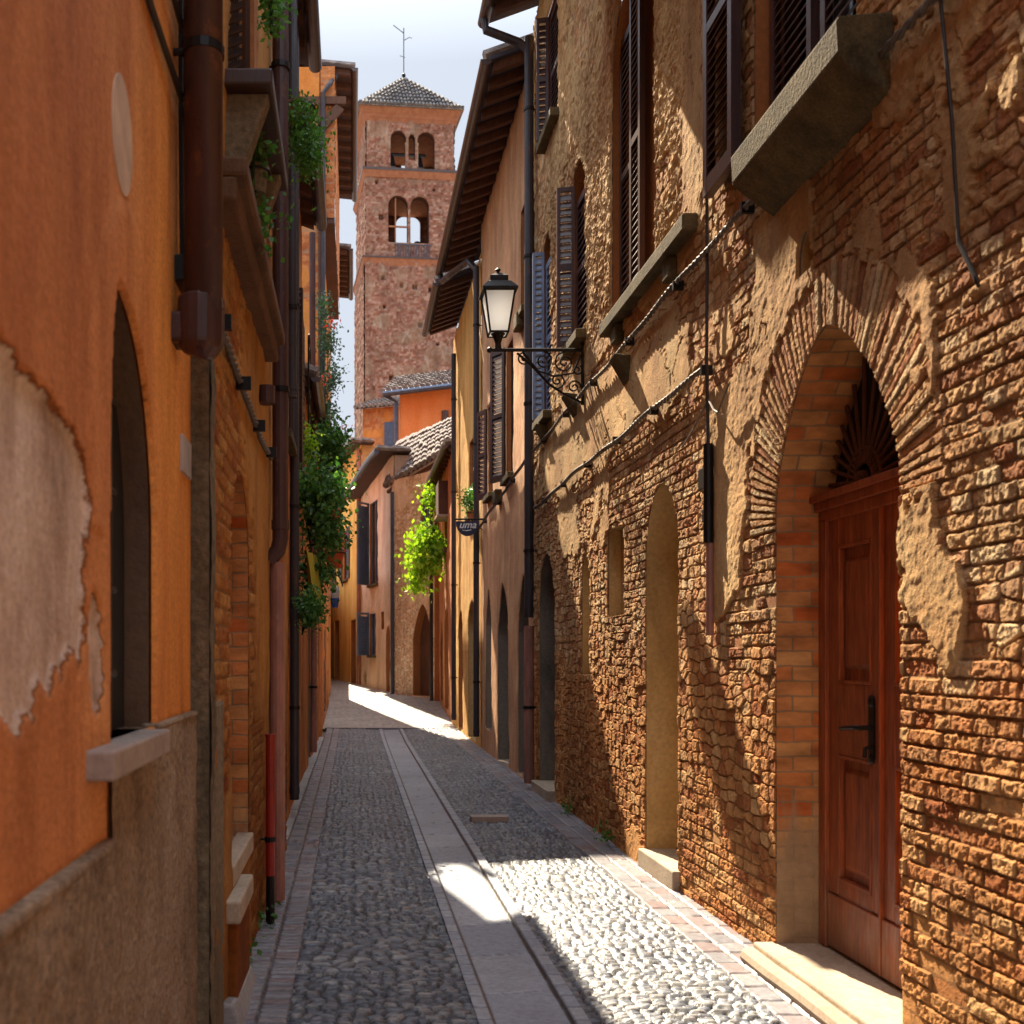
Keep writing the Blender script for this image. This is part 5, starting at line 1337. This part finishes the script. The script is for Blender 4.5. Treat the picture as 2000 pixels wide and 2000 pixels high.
# the lane past the crest
def far_road(x, y):
    f1, f2, r = worley(x / .16, y / .16, 2, .8); e = f2 - f1
    return .012 * sst(.03, .3, e), {'rnd': .2 + .6 * r, 'mort': .8 * (1 - sst(.03, .2, e))}
M['far'] = m_road('far cobbles', [(.26, .25, .25), (.36, .35, .34), (.44, .42, .40), (.34, .32, .3)], (.14, .12, .10))
flat_grid('road', np.arange(-1.6, 2.75, .05), np.arange(21.55, 50, .06), far_road, M['far'], z0=.0)
mb = MB(); mb.box(-.6, 2.2, 21.52, 21.64, float(zg(21.6)) - .1, float(zg(21.6)) + .022); mb.build('kerb', M['pavebrick'], None)['kind'] = 'structure'
ysg = [-400, -60, -5, 19, 22, 26, 30, 36, 42, 60, 120, 600, 1500]
U, V = np.meshgrid(np.array([-900, -100, -20, -7, -3, 0, 3, 8, 20, 100, 900.]), np.array(ysg, float), indexing='ij')
g = grid_mesh('ground', Frame((0, 0, -.06), (1, 0, 0), (0, 0, 1), (0, 1, 0)), U, V, zg(V), {}, M['earth'], None); g['kind'] = 'structure'
# long light stone and manhole slot in the cobbles
mb = MB(); mb.box(1.14, 1.50, 9.88, 10.02, -.02, .045); mb.build('paving_stone', M['sill1'], None, bevel=.008)
tag(bpy.data.objects['paving_stone'], 'single long pale stone set across the cobbles right of the gutter', 'stone')

# ================================================================= PLANTS
def leaves_mesh(name, clumps, n, size, mat, parent, seed=0, droop=.3):
    rs = np.random.RandomState(seed)
    cl = np.array(clumps, float)          # x y z rx ry rz
    vol = cl[:, 3] * cl[:, 4] * cl[:, 5]; pr = vol ** .7; pr /= pr.sum()
    k = rs.choice(len(cl), n, p=pr)
    d = rs.normal(size=(n, 3)); d /= np.linalg.norm(d, axis=1)[:, None]
    rad = rs.rand(n) ** .45
    # clump the leaves in sprigs so that gaps stay
    ns = max(6, n // 14); sp = rs.randint(0, ns, n)
    sd = rs.normal(size=(ns, 3)); sd /= np.linalg.norm(sd, axis=1)[:, None]; sr = .35 + .75 * rs.rand(ns); sk = rs.choice(len(cl), ns, p=pr)
    p = cl[sk[sp], :3] + sd[sp] * sr[sp][:, None] * cl[sk[sp], 3:] + rs.normal(size=(n, 3)) * (size * 1.5)
    far = rs.rand(n) < .25
    p[far] = (cl[k, :3] + d * rad[:, None] * cl[k, 3:])[far]
    p[:, 2] -= droop * size * rs.rand(n)
    a = rs.normal(size=(n, 3)); a[:, 2] -= droop; a /= np.linalg.norm(a, axis=1)[:, None]
    b = rs.normal(size=(n, 3)); b -= a * (a * b).sum(1)[:, None]; b /= np.linalg.norm(b, axis=1)[:, None]
    c = np.cross(a, b)
    s_ = size * (.6 + .8 * rs.rand(n))[:, None]
    v = np.stack([p, p + a * s_ * .5 + b * s_ * .32 + c * s_ * .06, p + a * s_, p + a * s_ * .5 - b * s_ * .32 + c * s_ * .06], 1).reshape(-1, 3)
    v = v - np.array(origin_of(parent))
    me = bpy.data.meshes.new(name)
    me.vertices.add(n * 4); me.vertices.foreach_set('co', v.astype(np.float32).ravel())
    me.loops.add(n * 4); me.loops.foreach_set('vertex_index', np.arange(n * 4, dtype=np.int32))
    me.polygons.add(n); me.polygons.foreach_set('loop_start', np.arange(0, n * 4, 4, dtype=np.int32))
    me.update(calc_edges=True)
    at = me.attributes.new('rnd', 'FLOAT', 'POINT')
    rr = np.clip(hsh(sp, sp * 0 + 1, 2) * .5 + rs.rand(n) * .5, 0, 1)
    at.data.foreach_set('value', np.repeat(rr, 4).astype(np.float32))
    return link_mesh(name, me, mat, parent)

def plant(name, label, base, clumps, n, size, mat, pot=None, flowers=(), bracket=None, seed=0, fsize=.03, stems=True, droop=.5, group=None, nf=26):
    t = thing(name, label, 'plant', base, group=group)
    leaves_mesh('foliage', clumps, n, size, M[mat], t, seed, droop)
    if stems:
        mb = MB(); rs = random.Random(seed)
        for c in clumps:
            for _ in range(4):
                e = (c[0] + rs.uniform(-.6, .6) * c[3], c[1] + rs.uniform(-.6, .6) * c[4], c[2] + rs.uniform(-.6, .6) * c[5])
                m_ = ((base[0] + e[0]) / 2, (base[1] + e[1]) / 2, (base[2] + e[2]) / 2 + .05)
                mb.tube([base, m_, e], [.008, .006, .003], 5)
        mb.build('stem', M['leafd'], t)
    if pot:
        x, y, z, r, h, pm = pot
        mb = MB(); mb.tube([(x, y, z), (x, y, z + h * .86), (x, y, z + h * .87), (x, y, z + h)], [r * .72, r * .95, r * 1.08, r * 1.08], 14)
        mb.build('pot', M[pm], t, smooth=False)
        wx = -.66 if x < 1 else 2.2
        mb = MB(); mb.tube([(x, y, z - .01), (wx, y, z - .01)], .008, 5); mb.tube([(x + r * 1.1 * math.cos(k * math.pi / 6), y + r * 1.1 * math.sin(k * math.pi / 6), z + h * .8) for k in range(13)], .006, 5)
        mb.tube([(x, y, z + h * .8), (wx, y, z + h * .8)], .006, 5); mb.build('bracket', M['iron'], t)
    for (fx, fy_, fz) in flowers:
        leaves_mesh('flower', [(fx, fy_, fz, fsize, fsize, fsize)], nf, fsize * .9, M['flower'], t, seed + 3)
    return t
plant('hanging_plant', 'large dark green bush with a few red blooms hanging from the left wall', (-.5, 11, 3.0),
      [(-.36, 11, 3.42, .20, .45, .18), (-.27, 10.9, 3.05, .17, .4, .26), (-.45, 10.8, 3.36, .18, .35, .12), (-.38, 10.8, 2.50, .12, .3, .16), (-.25, 11.2, 3.4, .10, .35, .14)], 4600, .062, 'leafd',
      (-.42, 10.9, 2.35, .12, .2, 'terracotta'), [(-.17, 10.6, 3.05)], seed=1)
plant('hanging_plant', 'rounded dark green pot plant just above the big bush, clear of the wall', (-.3, 13, 4.2),
      [(-.28, 13, 4.33, .15, .3, .2), (-.24, 13.1, 4.08, .10, .25, .16)], 1900, .06, 'leafd', (-.28, 13, 3.65, .11, .2, 'terracotta'), [(-.12, 12.8, 4.45)], seed=2)
plant('climbing_rose', 'airy blue green climbing rose with red blooms against the sky on the left', (-.5, 15, 4.2),
      [(-.44, 15, 6.7, .08, .3, .3), (-.36, 15, 6.2, .13, .3, .28), (-.33, 15, 5.65, .16, .3, .25), (-.36, 15.1, 5.2, .14, .3, .2)], 2100, .045, 'leafb',
      None, [(-.32, 14.6, 6.35), (-.46, 14.6, 5.55)], seed=3, fsize=.05)
plant('potted_plant', 'small bright green leafy plant in a pot high up beside the left downpipe', (-.47, 4.7, 3.6), [(-.43, 4.72, 3.93, .05, .12, .09), (-.43, 4.75, 3.62, .05, .12, .12)], 260, .035, 'leafg', (-.45, 4.75, 3.74, .06, .12, 'pilaster'), seed=4)
plant('hanging_fern', 'feathery green fern spilling from a basket high on the left', (-.42, 7.4, 5.5), [(-.35, 7.4, 5.45, .12, .3, .12), (-.33, 7.4, 5.25, .11, .3, .14)], 2400, .03, 'leafg', (-.38, 7.4, 5.42, .10, .16, 'pilaster'), seed=5, droop=1.2)
plant('trailing_plant', 'green trailing plant at the very top beside the left downpipe', (-.45, 5.6, 5.0), [(-.45, 5.6, 5.2, .05, .2, .2)], 500, .035, 'leafg', None, seed=6)
plant('trailing_plant', 'small yellow green sprig rising behind the large dark bush', (-.48, 11.6, 3.8), [(-.50, 11.6, 4.0, .05, .15, .24)], 420, .04, 'leafl', None, seed=7)
plant('hanging_plant', 'nearly black small plant low on the left wall under the yellow cloth', (-.5, 10, 1.8), [(-.42, 10, 2.05, .11, .25, .17)], 1300, .04, 'leafd', None, seed=8)
plant('flower_pot', 'orange red pot of magenta and red flowers under the large bush', (-.3, 12, 2.7), [(-.22, 12, 2.95, .1, .25, .08)], 500, .04, 'leafd', (-.22, 12, 2.62, .12, .22, 'redpot'), [(-.25, 11.8, 2.98), (-.30, 11.7, 2.6), (-.15, 11.8, 2.95)], seed=9, fsize=.05)
plant('vine', 'bright lime green vine hanging in sunlight over the pointed doorway', (2.1, 25.5, 5.0),
      [(1.80, 25.5, 4.68, .15, .5, .2), (1.80, 25.4, 4.35, .28, .4, .25), (2.05, 25.5, 4.38, .2, .4, .24), (1.66, 25.3, 3.95, .2, .4, .26), (1.56, 25.3, 3.52, .12, .3, .2), (1.86, 25.4, 4.05, .18, .4, .18)], 2500, .12, 'leafl', None, seed=10, droop=1.5)
plant('vine', 'small lime green tuft above the larger lime vine', (2.1, 26, 5.5), [(1.95, 26, 5.75, .13, .3, .18), (2.0, 26, 5.48, .07, .3, .14)], 300, .11, 'leafl', None, seed=11, droop=1.)
plant('trailing_plant', 'thin green plant on the yellow ochre house above the sign', (2.15, 18.3, 4.1), [(2.08, 18.3, 4.4, .08, .2, .22)], 500, .05, 'leafg', (2.1, 18.3, 4.05, .08, .12, 'terracotta'), seed=12)
bx = thing('wooden_balcony_box', 'brown wooden box on the wall beside the lime tuft', 'box', (2.1, 24.6, 5.0))
mb = MB(); mb.box(2.02, 2.30, 24.3, 25.1, 4.95, 5.75); mb.build('box', M['beam'], bx, bevel=.02); mb = MB(); mb.box(1.98, 2.32, 24.25, 25.15, 4.88, 4.949); mb.build('shelf', M['palestone'], bx, bevel=.01)
cl = thing('yellow_cloth', 'olive yellow cloth hung on the left wall under the bush', 'cloth', (-.5, 10.6, 2.5))
U, V = np.meshgrid(np.linspace(0, .8, 40), np.linspace(0, .52, 26), indexing='ij')
Hc = .035 * np.sin(U * 22 + 1.2 * np.sin(V * 5)) * (1.1 - V) + .1 * (1 - V)
grid_mesh('cloth', Frame((-.52, 10.1, 2.12), (.12, .99, 0), (.99, -.12, 0)), U, V, Hc, {}, M['cloth'], cl)
la = thing('small_lantern', 'little white and blue hanging lantern beside the yellow cloth', 'lantern', (-.2, 12.2, 2.3))
mb = MB(); mb.tube([(-.22, 12.2, 2.28), (-.22, 12.2, 2.42)], [.05, .055], 8); mb.build('glass', M['milk'], la)
mb = MB(); mb.tube([(-.22, 12.2, 2.17), (-.22, 12.2, 2.28)], [.035, .055], 8); mb.build('base', M['bluepaint'], la)
mb = MB(); mb.tube([(-.22 + .09 * math.cos(a * math.pi / 8), 12.2, 2.42 + .14 * math.sin(a * math.pi / 8)) for a in range(9)], .008, 5); mb.tube([(-.66, 12.2, 2.58), (-.2, 12.2, 2.56)], .01, 5); mb.build('hook', M['iron'], la)

for k, (x, y, n) in enumerate(((-.545, 5.35, 24), (-.54, 5.95, 36), (2.12, 8.6, 70), (2.14, 10.2, 60))):
    lab = ['small weed at the wall foot beside the bench slab on the left', 'taller weed tuft at the foot of the red standpipe', 'weed tuft against the right wall just past the tall plastered niche', 'weed growing at the right wall foot midway to the far doorsteps'][k]
    plant('weed', lab, (x, y, .0), [(x, y, .06, .035, .06, .05)], n, .035, 'leafg', None, seed=30 + k, stems=False, droop=-.6, group='weeds at the wall foot')
